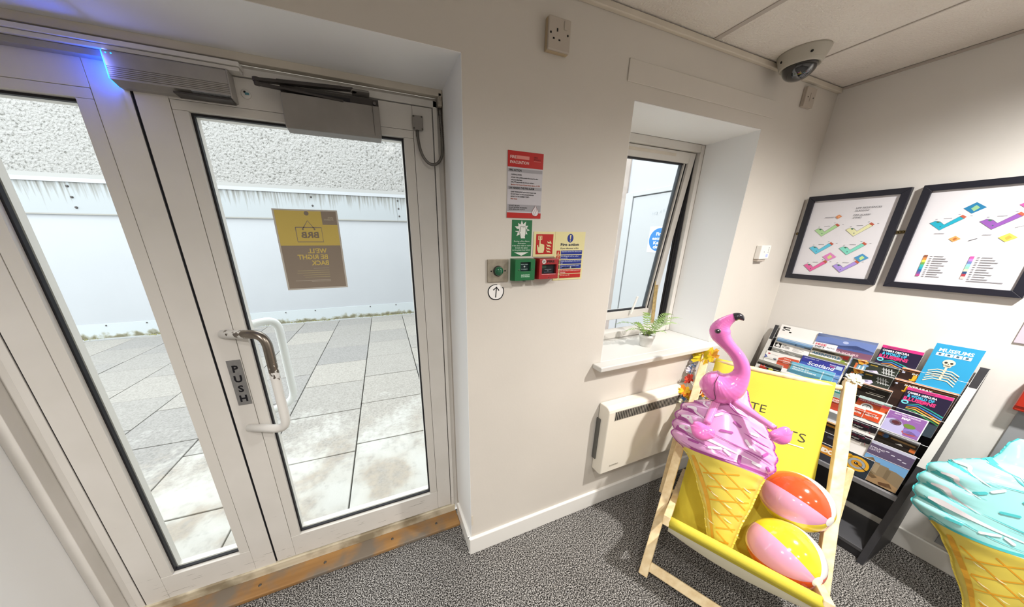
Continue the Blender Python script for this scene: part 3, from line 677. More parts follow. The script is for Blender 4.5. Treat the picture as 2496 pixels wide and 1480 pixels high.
# green break-glass instruction
s = plate('break_glass_sign', 'green sign of a fist breaking glass, under the evacuation notice', 'sign', .497, .5805, 1.4425, 1.5715, .0015, pm('ink_' + GRN, GRN, .4))
a = Art(fwall(WY - .0015)); cx, cz = .5385, 1.538; star = []
for k in range(22):
    an = PI / 2 + 2 * PI * k / 22 + .08; r = (.033 if k % 4 == 0 else .029) if k % 2 == 0 else .0195
    star.append((cx + r * math.cos(an), cz + r * math.sin(an) * .98))
a.poly(star, 'd9dad4'); a.up()
fist = [(.533, 1.507), (.534, 1.517), (.53, 1.524), (.5245, 1.53), (.527, 1.533), (.531, 1.53), (.531, 1.547), (.534, 1.55), (.538, 1.5485), (.542, 1.55), (.546, 1.5485), (.55, 1.5495), (.553, 1.546), (.553, 1.52), (.551, 1.514), (.553, 1.507)]
a.poly(fist, 'dfe0da'); a.up().line(fist, .0012, '123d28').line([(.538, 1.548), (.538, 1.544)], .0009, '123d28').line([(.543, 1.548), (.543, 1.544)], .0009, '123d28').line([(.548, 1.548), (.548, 1.544)], .0009, '123d28')
a.rect(.5125, 1.533, .526, 1.54, '14693c').rect(.5565, 1.532, .56, 1.54, '14693c')
for t, zz, w in (('During a Fire Alarm', 1.4945, .065), ('Activation', 1.487, .034), ('if the door fails to open', 1.479, .078), ('break the glass', 1.471, .052), ('in the green box below', 1.463, .075)): a.text(t, .5385, zz, .0048, 'c9dccd', width=w, align='C')
a.poly([(.5075, 1.457), (.5695, 1.457), (.5385, 1.444)], 'dfe0da').build('printed_face', s)
# call point pictogram sign
s = plate('call_point_sign', 'cream and red sign of a finger pressing a fire call point', 'sign', .5895, .6855, 1.4385, 1.532, .002, pm('ink_' + CRM, CRM, .4))
a = Art(fwall(WY - .002)); a.rect(.6, 1.4485, .677, 1.5225, RED); a.up()
a.rect(.609, 1.5015, .6265, 1.5165, 'dcd39c'); a.up().rect(.6115, 1.504, .624, 1.514, RED); a.up().circ(.6178, 1.509, .004, 'dcd39c')
a.poly([(.6152, 1.505), (.6195, 1.505), (.62, 1.488), (.637, 1.484), (.638, 1.466), (.634, 1.4535), (.6125, 1.453), (.607, 1.464), (.605, 1.482), (.609, 1.484), (.6115, 1.474), (.6142, 1.475)], 'dcd39c')
for k, (x, zz) in enumerate([(.648, 1.456), (.6465, 1.467), (.648, 1.478), (.65, 1.489)]):
    a.line([(x, zz + .008), (x + .004, zz + .002), (x + .012, zz + .002), (x + .02, zz - .0015)], [.001, .005, .0055, .0015], 'dcd39c')
a.line([(.661, 1.499), (.664, 1.494), (.669, 1.49)], [.001, .005, .001], 'dcd39c').build('printed_face', s)
# fire action notice
s = plate('fire_action_notice', 'large cream fire action notice with blue and red instruction rows', 'sign', .686, .831, 1.343, 1.5325, .002, pm('ink_' + CRM, CRM, .4))
a = Art(fwall(WY - .002)); a.circ(.758, 1.508, .0145, NAVY, 32, .0165); a.up()
a.poly([(.7545, 1.52), (.7615, 1.52), (.7597, 1.503), (.7563, 1.503)], CRM).circ(.758, 1.4977, .0023, CRM)
a.text('Fire action', .758, 1.4785, .0115, '1c2440', width=.088, align='C', bold=.02).text('If you discover a fire', .758, 1.467, .0055, '1c2440', width=.087, align='C', bold=.01)
rows = [(NAVY, 'Operate nearest fire alarm point', None, RED), (NAVY, 'Fire Brigade will be called', 'automatically', RED), (NAVY, 'Leave the building by the nearest', 'exit', '23704a'), (NAVY, 'Report to your assembly point', 'at', '23704a'), (RED, 'Do not stop to collect personal', 'belongings', None), (RED, 'Do not use lift', None, None)]
for k, (c, t1, t2, ic) in enumerate(rows):
    z1 = 1.461 - k * .0188; z0 = z1 - .0152
    a.rect(.7175, z0, .8215, z1, c)
    if ic: a.rect(.697, z0, .7135, z1, ic)
    else: a.ring(.7052, (z0 + z1) / 2, .0075, .0013, 'a33029').line([(.7, z1 - .003), (.7105, z0 + .003)], .0013, 'a33029')
    a.up(); tc = 'c8cfe6' if c == NAVY else 'e8c9c2'
    a.text(t1, .72, z1 - .006, .0042, tc, width=min(.098, len(t1) * .0031))
    if t2: a.text(t2, .72, z1 - .0128, .0042, tc)
    zc = (z0 + z1) / 2
    if k == 0: a.poly([(.701, zc - .006), (.7065, zc - .006), (.7065, zc), (.7045, zc + .005), (.703, zc)], CRM)
    if k == 1: a.line([(.7085, zc + .005), (.7025, zc + .003), (.7025, zc - .003), (.7085, zc - .005)], .0022, CRM)
    if k == 2: a.line([(.7015, zc - .005), (.705, zc), (.7095, zc - .004)], .0018, CRM).line([(.705, zc), (.7065, zc + .004)], .002, CRM).circ(.7075, zc + .0055, .0015, CRM)
    if k == 3: a.line([(.7012, zc), (.704, zc - .004), (.709, zc + .0045)], .0018, CRM).text('MILLER STREET', .728, z1 - .0132, .0046, '101014', width=.07, bold=.04).circ(.769, z1 - .0105, .004, 'e3e1dc')
    if k == 5: a.rect(.7025, zc - .0035, .708, zc + .0035, '4a3a34')
a.build('printed_face', s)

# exit button
eb = thing('exit_button', 'steel plate with green dome push-to-exit button, left of the green box', 'button', (.441, .995, 1.391))
bx('face_plate', .399, .4835, .9935, .9998, 1.3505, 1.4335, pm('tarnished_steel', 'b0a798', .38, metal=.75, noise=(50, .2)), eb, .0012)
for x in (.4135, .4695): MB().lathe([(0, 0), (.0028, 0), (.0028, .0006), (0, .0004)], (x, .9934, 1.391), (0, -1, 0), 14).build('screw', M_hole, eb)
MB().lathe([(.0195, 0), (.0195, .003), (.0165, .004), (.0165, .006)], (.441, .9935, 1.391), (0, -1, 0), 28, M_dark).build('collar', M_dark, eb)
MB().lathe([(.0165, .005), (.0175, .0065), (.0165, .011), (.0135, .0145), (.0085, .0172), (.004, .018), (0, .0182)], (.441, .9935, 1.391), (0, -1, 0), 32).build('dome', pm('green_dome', '12573a', .12, coat=.6), eb)
# green door release box
gb = thing('door_release_box', 'green break-glass door release box under the green sign', 'call point', (.538, .98, 1.351))
Mg = pm('green_plastic', '14683a', .35)
m = MB(); x0, x1, z0, z1 = .4935, .5825, 1.3525, 1.4355; ix0, ix1, iz0, iz1 = .518, .561, 1.389, 1.4225; yb, yf, yi = .9998, .962, .972
ov = [(x0, z0), (x1, z0), (x1, z1), (x0, z1)]; iv = [(ix0, iz0), (ix1, iz0), (ix1, iz1), (ix0, iz1)]
vs = [(x, yb, z) for x, z in ov] + [(x + (.0025 if x == x0 else -.0025), yf, z + (.0025 if z == z0 else -.0025)) for x, z in ov] + [(x, yf, z) for x, z in iv] + [(x, yi, z) for x, z in iv]
fs = [(3, 2, 1, 0)] + [(k, (k + 1) % 4, 4 + (k + 1) % 4, 4 + k) for k in range(4)] + [(4 + k, 4 + (k + 1) % 4, 8 + (k + 1) % 4, 8 + k) for k in range(4)] + [(8 + k, 8 + (k + 1) % 4, 12 + (k + 1) % 4, 12 + k) for k in range(4)] + [(12, 13, 14, 15)]
m.add(vs, fs); m.build('housing', Mg, gb, .001)
a = Art(fwall(.9718)); a.rect(ix0 + .0005, iz0 + .0005, ix1 - .0005, iz1 - .0005, '122a2c'); a.up()
a.text('PUSH HERE', .5395, 1.4125, .003, 'b9cfcc', width=.029, align='C').text('TO OPERATE', .5395, 1.3945, .003, 'b9cfcc', width=.027, align='C').line([(.5395, 1.4095), (.5395, 1.4025)], .0016, 'dfe8e6').line([(.536, 1.406), (.543, 1.406)], .0016, 'dfe8e6')
a.build('element', gb)
a = Art(fwall(.962)); a.rect(.52, 1.366, .5595, 1.3785, '1b7a49'); a.up().text('EMERGENCY', .5395, 1.3735, .0042, 'cfe3d6', width=.036, align='C', bold=.02).text('DOOR RELEASE', .5395, 1.3675, .0042, 'cfe3d6', width=.036, align='C', bold=.02).build('lettering', gb)
for x in (.5115, .5685): MB().lathe([(0, 0), (.0022, 0), (.0022, .001), (0, .0006)], (x, .962, 1.3955), (0, -1, 0), 12).build('screw', M_screw, gb)
bx('key_slot', .5335, .5435, .9625, .9745, 1.3518, 1.3527, M_hole, gb)
# red call point
rb = thing('fire_call_point', 'red fire alarm call point numbered 29 in a clear hinged cover', 'call point', (.6425, .98, 1.352))
Mr = pm('red_plastic', 'b01d24', .3, coat=.3)
m = MB(); x0, x1, z0, z1 = .596, .6885, 1.3535, 1.436; ix0, ix1, iz0, iz1 = .6115, .676, 1.3755, 1.411
ov = [(x0, z0), (x1, z0), (x1, z1), (x0, z1)]; iv = [(ix0, iz0), (ix1, iz0), (ix1, iz1), (ix0, iz1)]
vs = [(x, yb, z) for x, z in ov] + [(x + (.003 if x == x0 else -.003), yf, z + (.003 if z == z0 else -.003)) for x, z in ov] + [(x, yf, z) for x, z in iv] + [(x, yi, z) for x, z in iv]
m.add(vs, fs); m.build('housing', Mr, rb, .0015)
a = Art(fwall(.9718)); a.rect(ix0 + .0005, iz0 + .0005, ix1 - .0005, iz1 - .0005, '15161c'); a.up()
a.text('PRESS HERE', .644, 1.3905, .0026, 'aab2bd', width=.03, align='C').ring(.644, 1.387, .0025, .0007, 'aab2bd', 14).text('BREAK GLASS', .644, 1.3805, .0026, '66718a', width=.034, align='C').rect(.614, 1.3965, .635, 1.4075, '2c4a3a').build('element', rb)
a = Art(fwall(.962)); a.circ(.6185, 1.4225, .0088, 'e5ded8', 26); a.up().text('29', .6185, 1.419, .007, '1b1718', align='C', bold=.02, width=.0095).text('FIRE', .6325, 1.4185, .0085, '2a1216', width=.033, bold=.03)
a.line([(.683, 1.42), (.687, 1.4235), (.683, 1.427)], .0012, '2a1216').build('lettering', rb)
MB().lathe([(0, 0), (.0022, 0), (.0022, .001), (0, .0006)], (.6435, .962, 1.3625), (0, -1, 0), 12).build('screw', M_screw, rb)
m = MB(); q8 = [(x, y, z) for y in (.9555, .998) for z in (1.351, 1.437) for x in (.592, .69)]
m.add(q8, [(0, 1, 3, 2), (0, 2, 6, 4), (1, 5, 7, 3), (2, 3, 7, 6)])
m.build('clear_cover', M_acryl, rb, label='clear plastic hinged cover')
m = MB(); m.prism([(.575, 1.3425), (.682, 1.349), (.662, 1.336), (.648, 1.334), (.642, 1.3275), (.594, 1.327), (.588, 1.334)], lambda u, v, h: (u, .985 + h, v), 0, .0008)
m.build('cover_tab', M_acryl, rb, label='clear lifting tab under the cover')
m = MB(); m.box(.486, .592, .9935, .9945, 1.343, 1.3515); m.build('cover_hinge', M_acryl, rb)
# hand-drawn arrow sticker
s = MB(); pts = [(.436 + .0325 * math.cos(t) * (1 + .04 * math.sin(3 * t)), 1.3115 + .0305 * math.sin(t) * (1 + .05 * math.cos(2 * t + .6))) for t in [2 * PI * k / 40 for k in range(40)]]
s.prism(pts, lambda u, v, h: (u, WY - h, v), .0002, .001)
s = tag(s.build('arrow_sticker', M_paper), 'round white sticker with hand-drawn black up arrow', 'sticker')
a = Art(fwall(WY - .001)); w = [.0026 if 6 < k < 14 else .0038 for k in range(40)]
for k in range(40):
    if 4 <= k <= 8: continue
    p, q = pts[k], pts[(k + 1) % 40]; a.line([(.436 + (p[0] - .436) * .985, 1.3115 + (p[1] - 1.3115) * .985), (.436 + (q[0] - .436) * .985, 1.3115 + (q[1] - 1.3115) * .985)], w[k], '16151a')
a.line([(.4345, 1.291), (.4375, 1.329)], .0042, '16151a').line([(.4245, 1.3195), (.4378, 1.3305), (.4485, 1.3165)], .0042, '16151a').build('drawn_arrow', s)

# sockets high on the wall
sk = thing('wall_socket', 'surface-mounted ivory single socket high above the fire signs', 'socket', (.637, .985, 2.075))
bx('back_box', .596, .678, .986, .9998, 2.0765, 2.161, pm('aged_ivory', 'b8a587', .45), sk, .002)
bx('face_plate', .596, .678, .978, .986, 2.0765, 2.161, M_socket, sk, .003)
def sock(u, v): return (.596 + u * .082, 2.0765 + v * .0845)
for (u0, u1, v0, v1) in [(.36, .42, .56, .66), (.2, .28, .32, .37), (.46, .54, .30, .35)]:
    p, q = sock(u0, v0), sock(u1, v1); bx('pin_hole', p[0], q[0], .9775, .979, p[1], q[1], M_hole, sk)
p, q = sock(.68, .66), sock(.83, .92); bx('rocker_switch', p[0], q[0], .9755, .979, p[1], q[1], M_socket, sk, .001)
for u, v in ((.1, .5), (.87, .52)): p = sock(u, v); MB().lathe([(0, 0), (.0032, 0), (.0032, .0006), (0, .0004)], (p[0], .978, p[1]), (0, -1, 0), 14).build('screw', M_hole, sk)
sk2 = thing('fused_spur', 'small ivory fused spur plate in the corner under the security camera', 'socket', (2.105, .99, 2.13))
bx('back_box', 2.063, 2.147, .99, .9998, 2.13, 2.211, M_socket, sk2, .002); bx('face_plate', 2.063, 2.147, .984, .99, 2.13, 2.211, M_socket, sk2, .002)
bx('fuse_holder', 2.1, 2.113, .9815, .985, 2.152, 2.188, M_socket, sk2, .001)
for x in (2.083, 2.13): MB().lathe([(0, 0), (.003, 0), (.003, .0006), (0, .0004)], (x, .984, 2.17), (0, -1, 0), 12).build('screw', M_hole, sk2)
# thermostat
tm = thing('thermostat', 'small white wall thermostat with lit blue display by the window', 'thermostat', (2.07, .985, 1.39))
bx('housing', 2.026, 2.114, .972, .9998, 1.398, 1.473, M_white, tm, .004, )
bx('display', 2.079, 2.098, .9715, .9722, 1.409, 1.426, pm('lit_display', '8f97ff', .3, emit=('7c84ff', .9)), tm)
for x, zz in ((2.092, 1.434), (2.092, 1.442), (2.092, 1.45), (2.092, 1.458), (2.055, 1.436)): bx('button', x, x + .004, .9714, .9722, zz, zz + .004, pm('ink_4a4a52', '4a4a52', .45), tm)
MB().box(2.03, 2.098, .978, .9998, 1.386, 1.398).build('wall_bracket', M_socket, tm, .002)

# security camera on the ceiling
cc = thing('security_camera', 'round grey dome security camera on the ceiling corner', 'camera', (1.795, .905, 2.17)); C0 = Vector((1.795, .905, CZ))
MB().lathe([(.0, 0), (.082, 0), (.0815, -.006), (.067, -.048), (.0655, -.052), (.062, -.0535), (.06, -.052), (.054, -.05)], C0, n=40).build('housing', pm('camera_grey', 'b7b2a6', .45), cc)
MB().lathe([(.0655, -.0468), (.0695, -.0415), (.0688, -.0405)], C0, n=40).build('trim_ring', pm('camera_grey2', 'c4bfb3', .4), cc)
MB().lathe([(.056 * math.cos(t), -.05 - .05 * math.sin(t)) for t in [PI / 2 * k / 9 for k in range(10)]], C0, n=32).build('dome', pm('tinted_dome', '0b0b10', .04, spec=.7, coat=1), cc)
for t in (-2.35, -.55, .9, 2.6):
    c = C0 + Vector((math.cos(t) * .0745, math.sin(t) * .0745, -.029)); d = Vector((math.cos(t), math.sin(t), -.35))
    MB().lathe([(0, .0), (.0045, 0), (.0045, .0012), (0, .0014)], c, d, 12).build('screw_hole', M_hole, cc)

# panel heater under the window
ht = thing('panel_heater', 'white electric panel heater on the wall under the window sill', 'heater', (1.38, .95, .285))
m = MB(); prof = [(.998, .285), (.945, .285), (.935, .289), (.929, .297), (.928, .67), (.931, .684), (.94, .694), (.955, .698), (.998, .698)]
m.prism(prof, lambda u, v, h: (h, u, v), 1.03, 1.76)
m.build('casing', pm('heater_enamel', 'e6e0d3', .35), ht, .006, 3)
m = MB()
for k in range(58):
    x = 1.075 + k * .0115; m.box(x, x + .0058, .9272, .9279, .622, .668)
m.build('grille_slots', M_hole, ht)
bx('grille_recess', 1.07, 1.74, .9278, .9281, .618, .672, pm('grille_grey', '9b968c', .5), ht)
bx('wall_bracket', 1.022, 1.03, .976, .9985, .36, .61, pm('bracket_grey', '70706c', .5, metal=.6), ht, .001)
a = Art(fwall(.928)); a.text('ECONOHEAT', 1.085, .33, .007, '6f6a60', width=.062).line([(1.082, .327), (1.15, .327)], .0006, 'b5aa92').build('lettering', ht)

# potted fern on the sill
pf = thing('potted_fern', 'small green fern in a white pot on the window sill', 'plant', (1.405, 1.09, .93)); pc = (1.405, 1.09, .9305)
M_pot = pm('white_ceramic', 'dcdad5', .4)
MB().lathe([(0, 0), (.03, 0), (.031, .002), (.037, .05), (.0395, .05), (.041, .068), (.0395, .068), (.037, .058), (0, .056)], pc, n=36).build('pot', M_pot, pf)
MB().lathe([(0, .001), (.036, 0)], (1.405, 1.09, .988), n=20).build('soil', pm('soil', '2a2119', .95, bump=(200, .8)), pf)
rr = random.Random(11); M_fern = pm('fern_green', '7d9a45', .5, noise=(30, .3)); M_fern2 = pm('fern_pale', 'a3bb7c', .5, noise=(30, .2))
for k, (azd, ln, lift, mat) in enumerate([(190, .165, .62, M_fern), (165, .175, .78, M_fern), (215, .09, .95, M_fern), (60, .13, 1.3, M_fern), (20, .19, .6, M_fern), (-15, .18, .85, M_fern2), (-45, .14, .95, M_fern2), (100, .1, .95, M_fern), (-80, .1, .75, M_fern2), (-5, .14, 1.3, M_fern), (250, .08, .9, M_fern)]):
    az = math.radians(azd); d = Vector((math.cos(az), math.sin(az) * .75, 0)); sd = Vector((-d.y, d.x, 0)).normalized(); P = []
    for q in range(19):
        t = q / 18; P.append(Vector((1.405, 1.09, .985)) + d * (.012 + ln * (t + .12 * t * t)) + Vector((0, 0, ln * lift * (1.75 * t - 1.15 * t * t))))
    m = MB().tube(P, [.0013 * (1 - .7 * q / 18) for q in range(19)], 5)
    for q in range(3, 19):
        t = q / 18; L = .025 * math.sin(PI * min(1, t * .93 + .1)) + .003; tan = (P[q] - P[q - 1]).normalized()
        for sg_ in (-1, 1):
            dr = (sd * sg_ * .95 + tan * .45 + Vector((0, 0, rr.uniform(-.25, .1)))).normalized(); w = tan * .0034
            b = P[q]; m.add([b - w * .7, b + w * .7, b + dr * L * .6 + w, b + dr * L, b + dr * L * .6 - w], [(0, 1, 2, 3, 4)])
    m.build('frond', mat, pf, fix=False)

# ------------------------------------------------------------ framed fire plans on the right wall
M_navy = pm('black_frame', '191a26', .4, noise=(60, .15))
def frame(label, y1, y0, z0, z1):
    f = thing('picture_frame', label, 'picture', (XR - .012, (y0 + y1) / 2, z0), 'framed fire alarm plans'); w = .026; xf, xb = XR - .024, XR - .001
    m = MB(); O = [(y1, z0), (y0, z0), (y0, z1), (y1, z1)]; I = [(y1 - w, z0 + w), (y0 + w, z0 + w), (y0 + w, z1 - w), (y1 - w, z1 - w)]
    for k in range(4):
        n = (k + 1) % 4; q = [O[k], O[n], I[n], I[k]]
        vs = [(xf, *p) for p in q] + [(xb, *p) for p in q]
        MB().add(vs, [(0, 1, 2, 3), (7, 6, 5, 4), (0, 4, 5, 1), (1, 5, 6, 2), (2, 6, 7, 3), (3, 7, 4, 0)]).build('frame_rail', M_navy, f, .0012)
    pr = bx('print_sheet', XR - .013, XR - .011, y0 + w - .001, y1 - w + .001, z0 + w - .001, z1 - w + .001, pm('print_paper', 'dad9de', .35), f)
    for yy in (y0 - .006, y1 + .006):
        h = MB().box(XR - .004, XR - .0025, yy - .009, yy + .009, (z0 + z1) / 2 + .022, (z0 + z1) / 2 + .036)
        h.lathe([(.003, 0), (.0065, .0005), (.003, .001)], (XR - .0045, yy + (.006 if yy > y1 else -.006), (z0 + z1) / 2 + .029), (-1, 0, 0), 14)
        h.build('hanging_plate', pm('brass', '8a7a55', .35, metal=.9), f)
    return f, pr
fn = lambda u, v, h: (XR - .013 - h, -u, v)
LS = [(0, 0), (.0135, .0097), (.0284, .0059), (.0418, -.0078), (.0745, .0275), (.0887, .0178), (.0356, -.0332)]
def plan(a, y, z, c, s=1):
    P = [(-y + p[0] * s, z + p[1] * s) for p in LS]; a.poly(P, c); a.up().line(P, .0012 * s, '6b6b6b', True)
    a.poly([(-y + u * s, z + v * s) for u, v in [(.0735, .0265), (.0795, .0335), (.0925, .0235), (.087, .0165)]], 'b8604d')
    a.poly([(-y + u * s, z + v * s) for u, v in [(.017, .004), (.021, .0085), (.028, .0045), (.024, 0)]], '41705a').circ(-y + .034 * s, z - .017 * s, .0022 * s, '4d6070', 10)
    for u, v in ((.012, .016), (.068, .035), (.1, .026)): a.rect(-y + u * s, z + v * s, -y + (u + .006) * s, z + (v + .002) * s, '8f8f96')
    a.rect(-y + .034 * s, z + .019 * s, -y + .056 * s, z + .021 * s, '8f8f96')
def dia(a, y, z, r, c, c2):
    a.poly([(-y - r * 1.1, z), (-y, z + r), (-y + r * 1.25, z), (-y, z - r)], c); a.up().poly([(-y - r * .3, z - r * .1), (-y + .1 * r, z + r * .5), (-y + r * .6, z), (-y + .1 * r, z - r * .6)], c2)
f1, pr = frame('black framed fire alarm zone plan, nearer the corner', .977, .630, 1.283, 1.734)
a = Art(fn)
for y, z, c in [(.9148, 1.5537, 'a9cf9a'), (.7957, 1.5529, 'dcdcae'), (.9133, 1.458, '62bfdb'), (.7956, 1.459, '7fd0bd'), (.9128, 1.3613, 'd9669c'), (.7969, 1.3671, 'a58fd6')]: plan(a, y, z, c)
dia(a, .822, 1.4135, .023, 'd383bb', 'c9cf86'); dia(a, .706, 1.414, .021, '4c90bd', 'b8d88d'); dia(a, .838, 1.621, .0105, 'd08a5c', 'e2a87c')
for t, z, w in (('UPP RESIDENCES', 1.655, .084), ('GLASGOW', 1.642, .048), ('FIRE ALARM', 1.621, .055), ('ZONES', 1.609, .03)): a.text(t, -.7845, z, .0075, '45454d', width=w, bold=0)
a.rect(-.888, 1.618, -.852, 1.6205, '8f8f96'); a.build('printed_plan', pr)
f2, pr = frame('black framed fire alarm zone plan with colour keys, further from the corner', .599, .256, 1.283, 1.735)
a = Art(fn); a.rect(-.57, 1.312, -.285, 1.706, 'dad9de'); a.up(); plan(a, .5445, 1.573, '27a3bd', .92); plan(a, .4255, 1.5737, '8a56a6', .96)
dia(a, .452, 1.629, .022, '2b78a4', '8fb98c'); dia(a, .335, 1.632, .022, 'c0589a', 'c9bf6a'); dia(a, .465, 1.506, .0125, 'e0a060', 'b06a3a'); dia(a, .35, 1.511, .017, 'e8d55a', 'c9a24c')
for y, cs, n in ((.516, ['8b5a44', 'd98a4a', 'e9d65c', '6f9f4f', '3fb0a4', '2f9cb8', '2f6a9c', '6a5aa0', 'b2508e'], 10), (.403, ['c05aa0', 'b57fc4', '6f7fb4', '8fc9d8', '8fd0b4', 'd8e0b0', '2f4f78', 'a83f4a', 'f0c4bc'], 10)):
    for k, c in enumerate(cs): a.rect(-y - .005, 1.436 - (k + 1) * .0105, -y + .005, 1.436 - k * .0105, c)
    for k in range(n): a.rect(-y + .012, 1.43 - k * .0098, -y + .018, 1.4325 - k * .0098, '77777d').rect(-y + .022, 1.43 - k * .0098, -y + .046 + (k * 7 % 5) * .004, 1.4325 - k * .0098, '77777d')
a.rect(-.39, 1.333, -.31, 1.3355, '77777d').rect(-.52, 1.528, -.495, 1.53, '8f8f96').rect(-.405, 1.521, -.385, 1.523, '8f8f96').line([(-.43, 1.498), (-.412, 1.508)], .002, '55555c').line([(-.345, 1.548), (-.315, 1.56)], .0012, '77777d')
a.build('printed_plan', pr)
# further right: lower corner of a pale notice, red box, grey board
n_ = tag(bx('pale_notice', XR - .006, XR - .0005, -.05, .228, 1.108, 1.42, pm('pale_notice', 'c3bac6', .5), None, .001), 'pale mauve notice board at the right edge, corner only in view', 'notice')
e_ = thing('red_box', 'red box on the right wall above the grey board, cut by the frame edge', 'box', (XR - .03, .06, .85)); bx('body', XR - .05, XR - .0005, -.04, .155, .852, 1.0, pm('red_gloss', 'b9301c', .3), e_, .006); bx('lid', XR - .056, XR - .05, -.038, .153, .872, .998, pm('red_gloss2', 'a82a19', .3), e_, .003)
b_ = tag(bx('grey_board', XR - .012, XR - .0003, -.3, .143, .12, .848, pm('board_grey', '8e9093', .5), None, .002), 'plain grey board on the right wall behind the mint balloon', 'board')

# ------------------------------------------------------------ leaflet rack in the corner
rk = thing('leaflet_rack', 'dark charcoal sloping leaflet rack against the right wall', 'rack', (2.2, .595, 0))
def rx(z, off=0): return 2.05 + .315 * z - off       # front edge of the sides
for y0, y1 in ((.2395, .2625), (.9315, .952)):
    m = MB(); m.prism([(2.05, 0), (2.363, 0), (2.363, .987), (2.359, .987)], lambda u, v, h: (u, h, v), y0, y1)
    m.build('side_panel', M_char, rk, .0015)
    m = MB(); m.bar((rx(.52) - .0012, (y0 + y1) / 2, .52), (rx(.985) - .0012 + .0, (y0 + y1) / 2, .983), y1 - y0, .002, (-1, 0, .3)); m.build('edge_sheen', pm('sheen_grey', 'c9c8c4', .4), rk, label='pale grey edging')  # reflected light on the upper charcoal edge, put in as a pale strip
bx('back_panel', 2.356, 2.362, .2625, .9315, .1, .90, M_char, rk)
bx('bottom_shelf', 2.075, 2.362, .2587, .9313, .045, .063, pm('shelf_grey', '4c4c4f', .45), rk, .002)
bx('kick_plate', 2.085, 2.1, .2587, .9313, .001, .045, M_char, rk)
bx('front_rail', rx(.345) - .004, rx(.345) + .014, .2587, .9313, .335, .36, pm('rail_grey', '7b7b7e', .4), rk, .002)
bx('tray_floor', rx(.345) + .012, 2.33, .2587, .9313, .338, .345, M_char, rk)
for y in (.4255, .5905, .7505):
    m = MB(); m.prism([(rx(.37) + .012, .346), (rx(.97) + .014, .955), (rx(.97) + .05, .955), (rx(.37) + .06, .346)], lambda u, v, h: (u, h, v), y - .0018, y + .0018); m.build('divider', M_char, rk)
M_lip = M_acryl
TILT = math.radians(9.5)
Vv = Vector((math.sin(TILT), 0, math.cos(TILT))); Nn = Vector((-math.cos(TILT), 0, math.sin(TILT)))
def leaflet(label, yl, yr, zt, h, art, th=.004, off=0.0, cov='e9e8e6', drop=0.0, group=None):
    """a leaflet (or a stack of them) standing in the rack: left edge yl, right edge yr, top zt"""
    w = yl - yr; top = Vector((rx(zt) - off, yl, zt)); bl = top - Vv * h
    t = thing('leaflet', label, 'leaflet', tuple(bl), group)
    fn = lambda u, v, d: tuple(bl + Vector((0, -u * w, drop * -u)) + Vv * (v * h) + Nn * d)
    m = MB(); m.prism([(0, 0), (1, 0), (1, 1), (0, 1)], fn, -th, 0); m.build('pages', pm('page_edge', 'e2e1df', .6), t)
    a = Art(fn, .00025); a.rect(0, 0, 1, 1, cov); a.up(); art(a); a.build('cover', t)
    return t
LIP = []
def lip(yl, yr, z):
    m = MB(); p = Vector((rx(z) - .0085, yl, z)); q = Vector((rx(z) - .0085, yr, z)); m.add([p - Vv * .017, q - Vv * .017, q + Vv * .017, p + Vv * .017], [(0, 1, 2, 3)]); m.build('clear_lip', M_acryl, rk, label='clear acrylic lip')
    m = MB(); m.bar(p + Vv * .017, q + Vv * .017, .002, .0016, tuple(Vv)); m.build('lip_edge', pm('acrylic_edge', 'd4d8da', .25), rk)
for z in (.9, .84, .778, .716): lip(.929, .592, z)
for z in (.888, .842, .782, .716, .655, .6, .545): lip(.588, .427, z)
for z in (.9, .842, .72, .6, .54): lip(.424, .262, z)
def T(*a_): return a_
# column 1 (nearest the front wall)
def art_F(a):
    for u, v in [(0, 4), (1, 4), (2, 4), (0, 3), (1, 2), (2, 2), (0, 1), (3, 0)]: a.rect(.07 + u * .062, .80 + v * .03, .07 + (u + 1) * .062, .80 + (v + 1) * .03, '1d1d20')
    a.rect(.06, .52, .40, .64, 'a3a5ab').rect(.45, .52, .88, .63, '5b5a5e').rect(.82, .55, .9, .62, '8d4a44')
    a.text('FUTURE', .94, .92, .05, '33333a', dirv=(0, -1), width=.3)
leaflet('white leaflet with pixelated black F, back row left', .922, .742, .998, .21, art_F, .004, .004, drop=-.0)
def art_gift(a):
    a.rect(0, .72, 1, 1, '6b80b8').poly([(0, .9), (.2, .93), (.45, .91), (.7, .95), (1, .93), (1, 1), (0, 1)], '8fa0cc').poly([(0, .74), (.2, .8), (.45, .76), (.7, .83), (1, .74), (1, .66), (0, .66)], '4a5a94')
    a.up().circ(.52, .86, .05, 'aeb9dc', 20, .035).rect(0, .5, 1, .67, '7a5268').rect(0, .3, 1, .5, '9aa6cc'); a.up().text('SCOTLAND TOURS', .04, .56, .05, 'd9b7c0', width=.76, bold=.03)
    a.up().rect(0, .48, .42, .74, 'e3e2e6'); a.up().text('FREE', .03, .66, .055, 'c8465a', width=.2, bold=.03).text('GIFT', .03, .585, .055, '26262c', width=.19, bold=.03).text('Hard Rock', .25, .62, .035, '55555c', width=.14).line([(.03, .54), (.38, .54)], .008, 'b5b5bb')
leaflet('blue hills tour leaflet with white free gift corner, back row', .752, .536, .994, .2, art_gift, .004, .0105, '6b80b8', drop=-.008)
